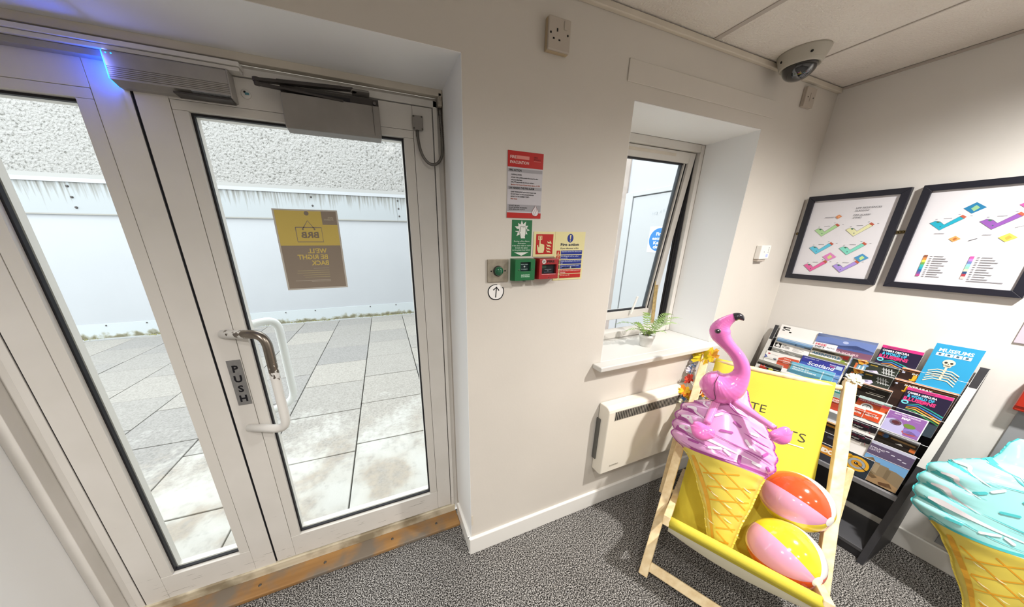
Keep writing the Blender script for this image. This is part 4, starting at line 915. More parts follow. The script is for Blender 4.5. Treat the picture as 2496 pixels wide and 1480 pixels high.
def art_ill(a):
    a.rect(0, .93, 1, 1, 'c8327c').rect(.12, .945, .62, .975, 'f08ab8'); a.up()
    a.text('CAMERA OBSCURA', .05, .855, .045, 'ece8f0', width=.66, bold=.03).text('& WORLD OF', .08, .775, .062, '49b4dc', width=.6, bold=.04).text('ILLUSIONS', .03, .69, .075, 'd93a78', width=.72, bold=.05).circ(.46, .722, .075, 'd93a78', 20, .045)
    a.ring(.1, .64, .085, .03, '74d0de', 20, .05)
    for k, c in enumerate(['2f9a8c', '3f7fc0', 'e08a3c', 'e5c24a', '4a9a5a']): a.line([(.18, .6 - k * .03), (.4, .66 - k * .045), (.7, .6 - k * .05), (1, .52 - k * .05)], [.01, .022, .022, .03], c)
    a.rect(0, .0, 1, .3, '39454f')
leaflet('dark optical illusions leaflet with pink band, back row', .523, .402, 1.0, .2, art_ill, .006, .008, '231c36', drop=-.0)
def art_mus(a):
    a.text('MUSEUMS', .12, .83, .075, 'd9eef6', width=.72, bold=.03)
    for k in range(4): a.rect(.1 + k * .19, .735, .27 + k * .19, .805, 'eef5f8'); a.up().rect(.15 + k * .19, .75, .21 + k * .19, .79, '3b5a70')
    a.up(); sc_ = 'e2d5bd'
    a.circ(.46, .61, .135, sc_, 28, .075).poly([(.37, .56), (.55, .56), (.53, .505), (.39, .505)], sc_); a.up().circ(.4, .605, .035, '33302c', 14, .022).circ(.52, .605, .035, '33302c', 14, .022).poly([(.44, .575), (.48, .575), (.46, .592)], '33302c').line([(.4, .533), (.52, .533)], .012, '55504a')
    a.line([(.46, .5), (.46, .2)], .05, sc_)
    for k in range(5): a.line([(.12, .36 - k * .06), (.3, .43 - k * .055), (.46, .43 - k * .055), (.62, .43 - k * .055), (.8, .36 - k * .06)], .022, sc_)
    for v in (.34, .28): a.line([(.15, v), (.8, v)], .01, '3a3228')
leaflet('bright blue museums leaflet with a skeleton, tallest of the back row', .383, .267, 1.057, .2, art_mus, .009, .032, '2f95c4', drop=-.002)
def art_sky(a): a.rect(0, .0, 1, .965, '7fa6cf').text('SCOTLAND BY BOAT', .05, .9, .025, 'c6d9ea', width=.55).poly([(.0, .6), (.3, .78), (.5, .74), (.56, .9), (.6, .74), (1, .72), (1, .5), (0, .5)], '5a7fa8').rect(.8, .6, .96, .85, '8b8a88')
leaflet('pale blue sky leaflet with white edge, second row left', .912, .75, .926, .2, art_sky, .006, .002)
def art_logo(a):
    a.rect(.03, .83, .22, .96, '1b1b1d'); a.up().circ(.125, .875, .07, 'e9e8e6', 16, .028).poly([(.06, .88), (.12, .95), (.19, .88)], 'e9e8e6')
    for k, t in enumerate(('MARK', 'CORRIGAN', 'BIG STEPS')): a.text(t, .25, .925 - k * .035, .022, '3a3a3e', width=(.12, .22, .22)[k], bold=.02)
    for k in range(5): a.line([(.56, .94 - k * .024), (.56 + (.26, .3, .14, .26, .18)[k], .94 - k * .024)], .006, '8f8f92')
    a.rect(0, .4, 1, .8, '8f8e8a')
    for u, v, l in [(.1, .72, .14), (.28, .77, .1), (.5, .74, .2), (.16, .6, .16), (.55, .62, .14), (.35, .5, .2), (.7, .52, .2)]: a.up().line([(u, v), (u + l, v - .02)], .022, 'd9d8d4')
    a.poly([(.0, .5), (.2, .58), (.3, .5), (.2, .42), (0, .42)], '7f97ad')
leaflet('white leaflet with black square logo over a stone photo, second row left', .915, .752, .896, .2, art_logo, .007, .006, drop=.006)
def art_aber(a):
    a.rect(.02, .80, .98, .97, '6d6a55').poly([(.25, .95), (.4, .97), (.6, .95), (.6, .9), (.25, .9)], '2f2c2a'); a.up().rect(.0, .79, .82, .905, 'eceae6').poly([(.72, .93), (.95, .97), (.95, .86), (.8, .86)], 'b5342e'); a.up().text('ABERFOYLE', .05, .815, .065, '3f86ae', width=.72, bold=.03)
    a.rect(0, .5, .98, .78, '7b7d4c').circ(.85, .8, .06, '86a04a', 12, .03)
leaflet('Aberfoyle leaflet, white band with blue letters, second row', .75, .596, .913, .2, art_aber, .009, .006)
def art_want(a):
    a.circ(.1, .92, .04, 'b8525a', 16, .022).line([(.18, .915), (.38, .905)], .008, 'a5a5ab').poly([(.0, .88), (.1, .8), (.0, .76)], '3a4a9a').poly([(.42, .86), (.6, .93), (1, .93), (1, .6), (.42, .6)], 'c9583f'); a.up()
    for k, t in enumerate(('Want a', 'bigger', 'view?')): a.text(t, .58, .86 - k * .06, .036, 'f0d8d0', width=.2, bold=.02)
    a.circ(.33, .79, .05, '55596a', 16, .03)
leaflet('white and orange leaflet with red dot, third row left', .93, .772, .83, .2, art_want, .006, .008, drop=-.004)
def art_scot(a):
    a.rect(0, .82, 1, 1, '3a3f9c').rect(0, .7, 1, .83, '3f58ac').rect(0, .0, 1, .7, '6f94cc'); a.up().text('WELCOME TO', .05, .93, .026, 'c3cbe8', width=.36).text('Scotland', .18, .77, .1, 'eef0f8', width=.62, shear=.25, bold=.02)
    a.text('FREE', .68, .9, .03, 'd9d3ea', width=.14, bold=.03).rect(.7, .855, .8, .885, 'c85a8a').rect(.83, .83, .97, .93, 'bcd0ea')
leaflet('blue Welcome to Scotland leaflet, third row', .768, .6, .858, .2, art_scot, .007, .009, '6f94cc', drop=-.002)
def art_box(a):
    a.rect(0, .9, 1, 1, '8d8b84').rect(0, .91, .96, .925, '55534e').rect(0, .0, 1, .9, '1a1818'); a.up().poly([(.12, .78), (.2, .84), (.28, .8), (.33, .86), (.38, .78), (.46, .76), (.4, .7), (.2, .7)], 'c43a2c').circ(.62, .77, .1, 'b9b83a', 16, .05).text('TOUR', .57, .76, .02, '4a4a22', width=.1)
leaflet('black leaflet stack with red emblem and yellow dot, fourth row left', .95, .828, .765, .18, art_box, .012, .006, '1a1818')
leaflet('black leaflet stack with red emblem, front of its column behind the deck chair', .962, .826, .71, .17, art_box, .012, .006, '1a1818')
def art_arran(a):
    a.rect(0, 0, 1, 1, '6db4d2').rect(0, 0, .045, 1, 'd9a03a').rect(0, .6, 1, .75, '8cc6dc'); a.up().text('FERRIES TO ARRAN', .09, .9, .02, 'd3e8f0', width=.42)
    a.text('SERVICES TO', .09, .83, .038, 'eef5f8', width=.38, bold=.04).text('ARRAN & CUMBRAE', .09, .77, .038, 'eef5f8', width=.56, bold=.04).rect(.76, .6, .785, .95, 'c3dce6')
leaflet('light blue ferry leaflet with orange spine, fourth row', .805, .62, .806, .19, art_arran, .012, .006, '6db4d2', drop=-.002)
def art_quad(a): a.text('QUADMANIA', .12, .86, .05, '5a5a5e', width=.78, bold=-.005).rect(0, .5, 1, .8, '9a958c').poly([(.2, .8), (.35, .84), (.5, .8)], '4a4a44').poly([(.55, .8), (.7, .83), (.85, .8)], '4a4a44')
leaflet('white leaflet with thin grey capitals, just above the yellow canvas', .822, .715, .742, .17, art_quad, .006, .008)
def art_fair(a): a.rect(0, .0, 1, 1, '2f7a72'); a.up().text('FAIRFIELD', .03, .86, .065, 'e3efec', width=.44, bold=.04).text('FAIRFIELD', .5, .855, .065, 'e3efec', width=.46, bold=.04).rect(.0, .45, .98, .8, '8aa29c')
leaflet('teal leaflet with bold white capitals, above the canvas edge', .718, .553, .744, .17, art_fair, .008, .012, '2f7a72', drop=-.004)
# column 3
def art_dung(a):
    a.poly([(.1, .98), (.3, 1), (.38, .94), (.3, .86), (.18, .86)], 'e0a23c').poly([(.16, .96), (.28, .97), (.3, .89)], 'c8602c'); a.up().rect(.1, .72, .16, .88, 'c86a3c').rect(.15, .72, .36, .84, '6d9ab0').rect(.28, .73, .32, .83, 'e2e6e6').rect(.2, .73, .23, .83, 'dfe5e8').circ(.33, .86, .07, '7d9cc4', 14, .03)
    a.poly([(.38, .74), (.6, .8), (.66, .74), (.6, .68), (.38, .68)], 'c9c0dc').circ(.5, .74, .05, '8d86c0', 12, .025).rect(.42, .9, .58, .93, 'a98f3a')
    for k in range(4): a.line([(.7 + k * .055, .92), (.76 + k * .055, .76)], .022, 'c6c8c8')
    a.line([(.68, .88), (.95, .86)], .016, 'c6c8c8').line([(.7, .8), (.98, .78)], .016, 'c6c8c8')
leaflet('dark green leaflet with orange flame and cartoon street, third column, upper', .59, .441, .908, .19, art_dung, .008, .005, '30362f')
leaflet('dark green leaflet with orange flame and cartoon street, third column, lower', .588, .442, .86, .19, art_dung, .008, .008, '30362f')
def art_or(a): a.rect(.02, .94, .98, .955, '8d8a84').rect(.2, .83, .42, .9, 'c8742c').rect(.0, .97, 1, 1, 'c98a5a'); a.up().line([(.08, .925), (.7, .9)], .008, 'c9c4ba').line([(.1, .87), (.18, .865)], .01, 'b9b4aa').circ(.22, .77, .15, 'd5b36a', 20, .05).rect(.6, .8, .92, .815, 'a9a49a').rect(.55, .76, .9, .775, 'a9a49a')
leaflet('black leaflet with small orange label, third column above the chair rail', .584, .425, .8, .19, art_or, .009, .006, '1e1a17', drop=.0)
def art_info(a):
    a.rect(0, .93, 1, 1, 'a8c4c2').rect(0, .86, 1, .93, 'b03a4a').rect(0, .74, 1, .86, 'c9562f').rect(0, .69, 1, .74, 'c9b55a').rect(0, .6, 1, .69, '8f2f3e'); a.up().text('GUIDE TO GLASGOW', .06, .885, .03, 'f0dcd8', width=.7, bold=.02).circ(.36, .75, .2, 'e6e4e2', 24, .1); a.up().ring(.36, .75, .14, .025, '3a3a40', 20, .07).text('i', .36, .725, .07, '2f2f36', align='C', bold=.04)
leaflet('red striped leaflet with white information disc, third column', .508, .404, .738, .19, art_info, .006, .006, 'c9562f', drop=-.0)
def art_alb(a):
    a.rect(.0, .68, .38, .92, 'd24f2c').rect(.4, .68, .92, .95, 'd24f2c'); a.up().text('albright', .44, .79, .07, 'f3e3dc', width=.42, bold=.04).text('albright', .02, .77, .07, 'f3e3dc', width=.3, bold=.04)
    a.rect(.0, .6, .95, .68, '5f5c5a').poly([(0, .7), (.2, .64), (.5, .68), (.7, .62), (.95, .66), (.95, .58), (0, .58)], 'e6e5e3')
leaflet('orange and white leaflet with white lowercase word, third column', .508, .406, .69, .17, art_alb, .008, .008, 'e4e2df')
def art_guide(a):
    a.rect(0, .55, .97, .93, '2c2730').text('City', .1, .87, .05, 'd9cfd6', width=.25).text('Insider Guide', .05, .79, .06, 'c2335f', width=.66, bold=.03).rect(.68, .86, .92, .92, 'c2335f'); a.up().text('for shopper', .03, .72, .05, 'e3e0e0', width=.5, bold=.03).poly([(.0, .7), (.5, .66), (.97, .7), (.97, .55), (0, .55)], 'c8c2bd').line([(.78, .7), (.82, .62)], .03, 'd7808e')
leaflet('black and pink city guide leaflet, third column, upper copy', .496, .403, .632, .16, art_guide, .012, .006, 'e4e0de')
leaflet('black and pink city guide leaflet, third column, lower copy', .48, .402, .575, .16, art_guide, .012, .006, 'e4e0de')
def art_spir(a):
    a.circ(.52, .56, .42, 'd9a32e', 32, .36).circ(.2, .8, .1, 'd9a32e', 12, .1); a.up().circ(.52, .56, .31, '2a333c', 28, .26); a.up().ring(.52, .56, .3, .1, '9aa0a4', 28, .25).circ(.52, .56, .19, 'c98f2c', 24, .16); a.up().circ(.5, .57, .07, '14181c', 16, .06); a.up().line([(.5, .57), (.95, .38)], .03, '1a2026').circ(.49, .58, .025, 'f0ede6', 10, .02)
leaflet('navy leaflet with yellow spiral ring, lowest of the third column', .456, .362, .468, .105, art_spir, .004, .012, '2a333c', drop=.0)
# column 4
def art_jail(a):
    a.rect(0, .96, 1, 1, 'cf8d68').rect(.0, .92, 1, .935, '7a4620').rect(.03, .86, .08, .9, 'b9bcd0').rect(.68, .84, .76, .88, '8c9a6a'); a.up().text('INVERARAY', .2, .865, .04, 'e6dfd3', width=.44, bold=.03).text('JAIL', .19, .75, .1, 'e5a52e', width=.46, bold=.1).rect(0, .5, 1, .72, '35221c')
leaflet('dark brown leaflet with big yellow capitals and orange edge, fourth column, upper', .436, .266, .918, .19, art_jail, .01, .006, '2a1a16')
leaflet('dark brown leaflet with big yellow capitals and orange edge, fourth column, lower', .438, .268, .863, .19, art_jail, .01, .007, '2a1a16')
leaflet('dark optical illusions leaflet with pink band, fourth column above the gardens map', .392, .272, .84, .2, art_ill, .005, .012, '231c36', drop=-.003)
def art_map(a):
    a.rect(.025, .02, .975, .97, '8f62a4'); a.up().text('SCOTTISH GARDENS', .5, .87, .05, 'ece2f0', width=.66, align='C', bold=.03).text('MAP', .5, .73, .095, 'ece2f0', width=.22, align='C', bold=.06).line([(.12, .78), (.3, .78)], .008, 'c6aed0').line([(.68, .78), (.88, .78)], .008, 'c6aed0')
    a.poly([(.025, .02), (.025, .55), (.2, .66), (.42, .62), (.55, .4), (.6, .02)], 'b9b4dc').circ(.3, .5, .16, '7d4a4a', 22, .14); a.up().circ(.3, .5, .1, '5d2f36', 16, .08).circ(.66, .5, .15, '6f8a3c', 16, .1).poly([(.55, .32), (.8, .48), (.97, .4), (.97, .2), (.6, .15)], '8d7cc4').circ(.72, .2, .18, 'b0565e', 20, .1).circ(.72, .2, .08, '7d3440', 14, .05)
leaflet('purple Scottish Gardens map leaflet with flower photo', .404, .294, .723, .104, art_map, .003, .019, 'e6e2ea', drop=-.001)
def art_globe(a): a.rect(0, .9, 1, 1, '7d7c80').rect(0, .72, 1, .9, '2a201a').rect(0, .78, .15, .9, 'a8682f').circ(.2, .83, .09, '4a6fa0', 18, .07); a.up().rect(.34, .8, .95, .85, '8a6a40').poly([(.5, .7), (.62, .76), (.7, .7)], 'd9d6d0').rect(.86, .62, 1, .74, 'b5602c')
leaflet('black leaflet with small blue globe and orange strip, fourth column', .4, .284, .622, .15, art_globe, .007, .007, '1d1713', drop=.004)
def art_cas(a):
    a.rect(0, .93, 1, 1, 'b4b4c8').rect(0, .66, 1, .93, '584b66').rect(0, .36, 1, .64, '6d9cc8'); a.up().text('STIRLING', .02, .82, .04, 'dcd6e2', width=.34, bold=.01).text('CASTLE', .02, .765, .04, 'dcd6e2', width=.26, bold=.01)
    for u, v in ((.42, .86), (.56, .82), (.72, .79), (.84, .76)): a.circ(u, v, .05, 'c9c5d4', 12, .012)
    a.line([(0, .655), (1, .655)], .012, 'cfccd6')
    a.poly([(0, .0), (0, .52), (.1, .56), (.2, .6), (.3, .52), (.4, .53), (.42, .5), (.62, .5), (.64, .47), (.8, .47), (1, .42), (1, 0)], '86755c').poly([(.12, .55), (.2, .6), (.28, .53)], 'b98f4c')
    a.up().poly([(.3, .5), (.42, .48), (.42, .25), (.3, .28)], '9c8b70').poly([(.6, .46), (.7, .44), (.7, .2), (.6, .22)], '76664f').poly([(0, .3), (.3, .2), (.6, .22), (1, .12), (1, 0), (0, 0)], '9c7f5c').poly([(.1, .2), (.4, .1), (.5, .16), (.3, .25)], '6b5a40').poly([(.55, .08), (.8, .14), (.9, .05), (.6, .02)], '7d5138')
leaflet('castle photo leaflet with purple heading, lowest of the fourth column', .4, .272, .56, .2, art_cas, .005, .014, '584b66', drop=.0)
# third column, seen between canvas and chair rail
def art_ng(a): a.rect(0, .0, 1, 1, 'b5442f'); a.up().text('EXPLORING', .1, .9, .05, 'f0dcd4', width=.8, bold=.04).text('SCOTLAND', .1, .83, .05, 'f0dcd4', width=.8, bold=.04)
leaflet('red leaflet with white letters between canvas and chair rail', .59, .513, .69, .15, art_ng, .006, .008, 'b5442f')
leaflet('plain pale grey leaflet between canvas and chair rail', .59, .5, .625, .14, lambda a: a.rect(0, .9, 1, 1, 'e2e2e4'), .006, .008, 'c3c5cb')
leaflet('amber edged dark leaflet between canvas and chair rail', .6, .49, .565, .14, lambda a: a.rect(0, .93, 1, 1, 'd79a3a').rect(0, .8, .9, .88, 'b9802f'), .006, .008, '2a2421')
leaflet('dark leaflet low behind the canvas edge', .6, .47, .505, .12, lambda a: a.rect(.5, .8, .9, .9, '3f3f4a'), .006, .006, '211e22')
leaflet('amber leaflet with bold white letters low behind the chair', .585, .46, .452, .1, lambda a: (a.rect(0, .45, 1, .9, 'c8862e'), a.up(), a.text('LONDON', .06, .56, .2, 'efe6d6', width=.88, bold=.08)), .006, .012, '35363f')

# ------------------------------------------------------------ deck chair
AZ = math.radians(63.5)
Bv = Vector((math.sin(AZ), math.cos(AZ), 0)); Lv = Vector((math.cos(AZ), -math.sin(AZ), 0)); F0 = Vector((1.013, .593, 0)); Zv = Vector((0, 0, 1))
def ch(w, s, z): return F0 + Lv * w + Bv * s + Zv * z        # chair frame: across, back, up
CW = .527; ST, ZT = .782, .857; SF, ZF = .042, .355
dcz = thing('deck_chair', 'wooden deck chair with yellow canvas holding the inflatables', 'chair', tuple(ch(CW / 2, .4, 0)))
rd = (ch(0, ST, ZT) - ch(0, 0, 0)).normalized()
for w in (0, CW):
    m = MB(); m.bar(ch(w, 0, .004) + rd * .014, ch(w, ST, ZT) + rd * .045, .036, .046, tuple(Bv.cross(Lv).cross(rd) if False else rd.cross(Lv)), M_pine); m.build('back_rail', None, dcz, .003)
fd = (ch(0, SF, ZF) - ch(0, .86, .022)).normalized()
for w in (.034, CW - .034):
    m = MB(); m.bar(ch(w, .86, .022), ch(w, SF, ZF) + fd * .02, .026, .042, tuple(fd.cross(Lv)), M_pine); m.build('seat_rail', None, dcz, .003)
U_ = .674; SB_, ZB_ = .40, .212
for w in (-.031, CW + .031):
    p, q = ch(w, ST * U_ + .012, ZT * U_), ch(w, SB_, ZB_); d = (p - q).normalized(); m = MB(); m.bar(q - d * .03, p + d * .025, .02, .036, tuple(d.cross(Lv)), M_pine); m.build('prop_strut', None, dcz, .003)
    MB().lathe([(0, 0), (.006, 0), (.005, .003), (0, .003)], p + Lv * (.01 if w > 0 else -.01), Lv * (1 if w > 0 else -1), 12).build('pivot_bolt', M_screw, dcz)
MB().tube([ch(-.03, SB_, ZB_), ch(CW + .03, SB_, ZB_)], .0105, 12).build('prop_dowel', M_pine, dcz)
m = MB(); c0 = .055; m.bar(ch(.012, ST * c0, ZT * c0), ch(CW - .012, ST * c0, ZT * c0), .02, .042, tuple(rd.cross(Lv).cross(Lv)), M_pine); m.build('foot_rail', None, dcz, .003)
MB().tube([ch(-.01, ST, ZT), ch(CW + .01, ST, ZT)], .013, 12).build('top_rail', M_pine, dcz)
MB().tube([ch(.03, SF, ZF), ch(CW - .03, SF, ZF)], .014, 12).build('front_rail', M_pine, dcz)
m = MB(); m.bar(ch(.04, .80, .045), ch(CW - .04, .80, .045), .02, .036, (0, 0, 1), M_pine); m.build('rear_rail', None, dcz, .003)
# canvas: catenary-like sling between top rail and front rail
CP = [(ST + .012, ZT + .012), (ST - .012, ZT + .004), (.70, .72), (.60, .565), (.50, .43), (.40, .32), (.30, .248), (.21, .222), (.13, .228), (.08, .265), (SF + .019, ZF - .008), (SF + .009, ZF + .016), (SF - .008, ZF + .018), (SF - .019, ZF + .002), (SF - .011, ZF - .017), (SF + .006, ZF - .024), (.066, .296)]
def spl(P, n=10):
    out = []
    for i in range(len(P) - 1):
        a = Vector(P[max(i - 1, 0)]); b = Vector(P[i]); c = Vector(P[i + 1]); d = Vector(P[min(i + 2, len(P) - 1)])
        for k in range(n):
            t = k / n; out.append(.5 * ((2 * b) + (c - a) * t + (2 * a - 5 * b + 4 * c - d) * t * t + (3 * b - a - 3 * c + d) * t ** 3))
    out.append(Vector(P[-1])); return out
CS = spl(CP); cw0, cw1 = .046, CW - .042
M_can = pm('yellow_canvas', 'd4c43e', .8, noise=(500, .06), bump=(700, .15)); M_canb = pm('canvas_underside', 'e8e2c8', .85)
wt = lambda s: max(0, min(1, (s - .064) / .03))
m = MB(); vs = []; nU = 10
for p in CS:
    for k in range(nU + 1):
        u = k / nU; vs.append(ch(cw0 + (cw1 - cw0) * u, p.x + .006 * math.sin(PI * u) * wt(p.x), p.y - (.008 * wt(p.x) + .03 * math.exp(-((p.x - .11) / .06) ** 2) * wt(p.x)) * math.sin(PI * u)))
m.add(vs, [(i * (nU + 1) + k, i * (nU + 1) + k + 1, (i + 1) * (nU + 1) + k + 1, (i + 1) * (nU + 1) + k) for i in range(len(CS) - 1) for k in range(nU)], M_can, True)
o = m.build('canvas', None, dcz, fix=False); md = o.modifiers.new('cloth', 'SOLIDIFY'); md.thickness = .0025; md.offset = 0; o.data.materials.clear(); o.data.materials.append(M_canb); o.data.materials.append(M_can); md.material_offset = 1; md.material_offset_rim = 1
# lettering on the canvas: t measured along the straight back (0 at s=.55 z=.55)
UB = Vector((.48, .63)).normalized(); cl_ = [0]
for i in range(1, len(CS)): cl_.append(cl_[-1] + (CS[i] - CS[i - 1]).length)
def can(u, t, h):
    tgt = Vector((.55, .55)) + UB * t; best = min(range(len(CS) - 1), key=lambda i: abs((CS[i] - tgt).dot(UB)) + (10 if i > 60 else 0))
    p = CS[best]; q = CS[best + 1]; d = (q - p).normalized(); p = p + d * ((tgt - p).dot(d)); n = Vector((-abs(d.y), abs(d.x)))
    uu = (u - cw0) / (cw1 - cw0); p = p + Vector((.006, -.008)) * math.sin(PI * uu) + n * (.0024 + h)
    return tuple(ch(u, p.x, p.y))
a = Art(can, .0004); a.text('UNITE', .133, .182, .04, '2d2b20', width=.154, bold=-.01).text('STUDENTS', .133, .094, .042, '2d2b20', width=.302, bold=-.01).line([(.14, .076), (.3, .0735), (.435, .071)], .005, 'f2ead2')
a.build('lettering', dcz)

# ------------------------------------------------------------ inflatables
def vinyl(name, c, r=.16): return pm(name, c, r, spec=.55, coat=.5)
class Pillow:
    """flat-welded inflatable: outline rows (t, left, right) in a plane given by origin and axes, swelling to both sides"""
    def __init__(s, o, A, U, rows, bulge, scallop=None, tipy=1):
        s.o, s.A, s.U = Vector(o), Vector(A).normalized(), Vector(U).normalized(); s.N = s.A.cross(s.U).normalized(); s.rows = rows; s.b = bulge; s.sc = scallop; s.folds = []; s.fw = .008
    def edges(s, t):
        R = s.rows
        t = max(R[0][0], min(R[-1][0], t))
        for i in range(len(R) - 1):
            if t <= R[i + 1][0]:
                k = (t - R[i][0]) / (R[i + 1][0] - R[i][0]); k = k * k * (3 - 2 * k) * .4 + k * .6
                l = R[i][1] + (R[i + 1][1] - R[i][1]) * k; r = R[i][2] + (R[i + 1][2] - R[i][2]) * k; break
        if s.sc and s.sc[0] < t < s.sc[1]:
            q = abs(math.sin(PI * (t - s.sc[0]) / s.sc[2])); l -= s.sc[3] * q; r += s.sc[3] * q * .5
        return l, r
    def pt(s, w, t, side=1, h=0):
        l, r = s.edges(t); mid = (l + r) / 2; hf = max((r - l) / 2, 1e-4); u = max(-1, min(1, (w - mid) / hf))
        T0, T1 = s.rows[0][0], s.rows[-1][0]; e = min(1, (t - T0) / .05) ; e2 = min(1, (T1 - t) / .09)
        q = max(0, 1 - u * u); th = min(s.b, hf * .62) * (q ** .62) * math.sqrt(max(0, e)) * math.sqrt(max(0, e2))
        for t0, dr in s.folds:
            g = (t - t0 + dr * (u + 1)) / s.fw
            if abs(g) < 3: th *= 1 - .3 * math.exp(-g * g) * max(0, (-.3 - u) / .7) ** .7
        th *= 1 + .15 * math.sin(t * 150 + u * 2) * abs(u) ** 5
        return s.o + s.A * w + s.U * t + s.N * (th * side + h)
    def body(s, name, t0, t1, mat, parent, nt=60, nu=28):
        m = MB(); 
        for side in (1, -1):
            vs = []
            for i in range(nt + 1):
                t = t0 + (t1 - t0) * i / nt; l, r = s.edges(t)
                for k in range(nu + 1):
                    u = -math.cos(PI * k / nu); vs.append(s.pt((l + r) / 2 + u * (r - l) / 2, t, side))
            m.add(vs, [(i * (nu + 1) + k, i * (nu + 1) + k + 1, (i + 1) * (nu + 1) + k + 1, (i + 1) * (nu + 1) + k) for i in range(nt) for k in range(nu)], mat, True)
        o = m.build(name, None, parent); return o
    def fn(s, u, v, h): return s.pt(u, v, 1, h)
    def ribbon(s, a, path, w, col, n=10):
        P = spl(path, n); ws = w if isinstance(w, (list, tuple)) else [w] * len(path); W_ = []
        for i in range(len(path) - 1): W_ += [ws[i] + (ws[i + 1] - ws[i]) * k / n for k in range(n)]
        W_.append(ws[-1]); Q = []
        for p in P:
            l, r = s.edges(p.y); Q.append((max(l + .002, min(r - .002, p.x)), max(s.rows[0][0] + .006, min(s.rows[-1][0] - .006, p.y))))
        a.line(Q, [max(x, .0006) for x in W_], col); return a
    def sprinkle(s, a, p, q, w, col):
        p, q = Vector(p), Vector(q); d = (q - p).normalized(); n = Vector((-d.y, d.x)); pts = []
        c = [(p, d * -1, n), (q, d, n * -1)]; r = w / 2
        for cc, dd, nn in c:
            for k in range(7): an = -PI / 2 + PI * k / 6; pts.append(tuple(cc + dd * math.cos(an) * r - nn * math.sin(an) * r))
        # strip through the middle so that it follows the swell
        m_ = len(pts); half = m_ // 2; a.poly(pts, col); return a
def icecream(name, label, o, A, U, sc, colors, sl=1.0, bulge=.095):
    light, mid, dark, white = colors
    R = [(-.004, .200, .242), (.008, .186, .256), (.11, .155, .266), (.23, .099, .288), (.30, .058, .297), (.345, .018, .306), (.36, -.012, .314), (.394, -.030, .324), (.43, -.034, .323), (.476, -.036, .309), (.52, -.026, .288), (.546, -.016, .270), (.578, .026, .252), (.600, .072, .235), (.618, .103, .214), (.65, .118, .2), (.685, .126, .19), (.708, .143, .173)]
    R = [(t * sl, (l - .15) * sc, (r - .15) * sc) for t, l, r in R]
    g = Pillow(o, A, U, R, bulge * sc, (.36 * sl, .62 * sl, .052 * sl, .013 * sc))
    g.folds = [(.36 * sl + k * .052 * sl, .03 * sl) for k in range(1, 5)]; g.fw = .008 * sl
    th = thing(name, label, 'inflatable', tuple(Vector(o)))
    X = lambda p: ((p[0] - .15) * sc, p[1] * sl)
    tb = .345 * sl
    Mc = vinyl('cone_yellow', 'dcc752'); Ms = vinyl('icing_' + light, light)
    g.body('cone', R[0][0], tb, Mc, th, 40); g.body('scoop', tb, R[-1][0], Ms, th, 60)
    E = .0007
    a = Art(g.fn, E); OR = 'dfa12c'
    # waffle lines
    def lattice(t0, slope):
        run = []
        for q in range(61):
            w = .02 + q * .005; t = t0 + slope * (w - .07); l, r = g.edges(t * sl); ok = .012 < t < .316 and l / sc + .15 + .03 < w < r / sc + .15 - .01
            if ok: run.append((w, t))
        if len(run) > 4: g.ribbon(a, [X(run[0])] + [X(p) for p in run[3:-3:4]] + [X(run[-1])], .0052 * sc, OR, 4)
    for k in range(8): lattice(.37 - k * .056, -.62)
    a.up()
    for k in range(8): lattice(.25 - k * .056, .42)
    g.ribbon(a.up(), [X(p) for p in [(.06, .322), (.084, .285), (.147, .171), (.2, .016)]], [.010 * sc, .014 * sc, .013 * sc, .006 * sc], 'e0a83a')
    a.up()
    for w, t in [(.14, .262), (.19, .243), (.245, .222), (.165, .202), (.215, .18), (.26, .27), (.185, .14), (.225, .125), (.175, .09)]:
        g.ribbon(a, [X(p) for p in [(w - .014, t + .006), (w, t - .001), (w + .014, t - .004)]], [.0008, .005 * sc, .0008], 'f3e9b8')
    a.build('waffle_print', th)
    a = Art(g.fn, E)
    g.ribbon(a, [X(p) for p in [(.005, .362), (.05, .349), (.1, .347), (.16, .349), (.23, .356), (.29, .357), (.312, .359)]], .011 * sc, mid)
    # folds along the left edge
    a.up()
    for k, (t, l) in enumerate([(.408, -.03), (.46, -.033), (.512, -.022), (.562, -.004), (.606, .06)]):
        g.ribbon(a, [X(p) for p in [(l + .001, t + .012), (l + .03, t + .004), (l + .06, t - .009), (l + .09, t - .017), (l + .12, t - .022)]], [.024 * sc, .014 * sc, .005 * sc, .002 * sc, .0006], mid)
    a.up()
    for k, (t, l, wd) in enumerate([(.432, -.005, .026), (.484, -.008, .02), (.534, .004, .016), (.582, .03, .012)]):
        ext = (.19, .07, .055, .045)[k]
        g.ribbon(a, [X(p) for p in [(l - .012, t - .004), (l + .018, t - .004), (l + ext * .5, t - .02), (l + ext, t - .035), (l + ext * 1.5, t - .046)]], [.008 * sc, wd * sc, wd * .55 * sc, .006 * sc, .0006], white)
    a.up()
    for P, w in [([(.10, .442), (.19, .426), (.277, .414), (.318, .402)], .006), ([(.155, .422), (.236, .412), (.316, .394)], .003), ([(.205, .487), (.238, .478), (.27, .47), (.3, .466)], .006), ([(.224, .524), (.262, .506), (.285, .5)], .005), ([(.103, .549), (.158, .551), (.216, .549)], .004), ([(.132, .594), (.165, .566), (.21, .555)], .006), ([(.235, .462), (.27, .452), (.312, .44)], .004), ([(.02, .388), (.08, .384), (.15, .372), (.22, .366)], .0035)]:
        g.ribbon(a, [X(p) for p in P], [.0006] + [w * .75 * sc] * (len(P) - 2) + [.0006], mid)
    g.ribbon(a, [X(p) for p in [(.15, .59), (.175, .57), (.205, .56)]], [.0008, .008 * sc, .0008], white)
    a.up()
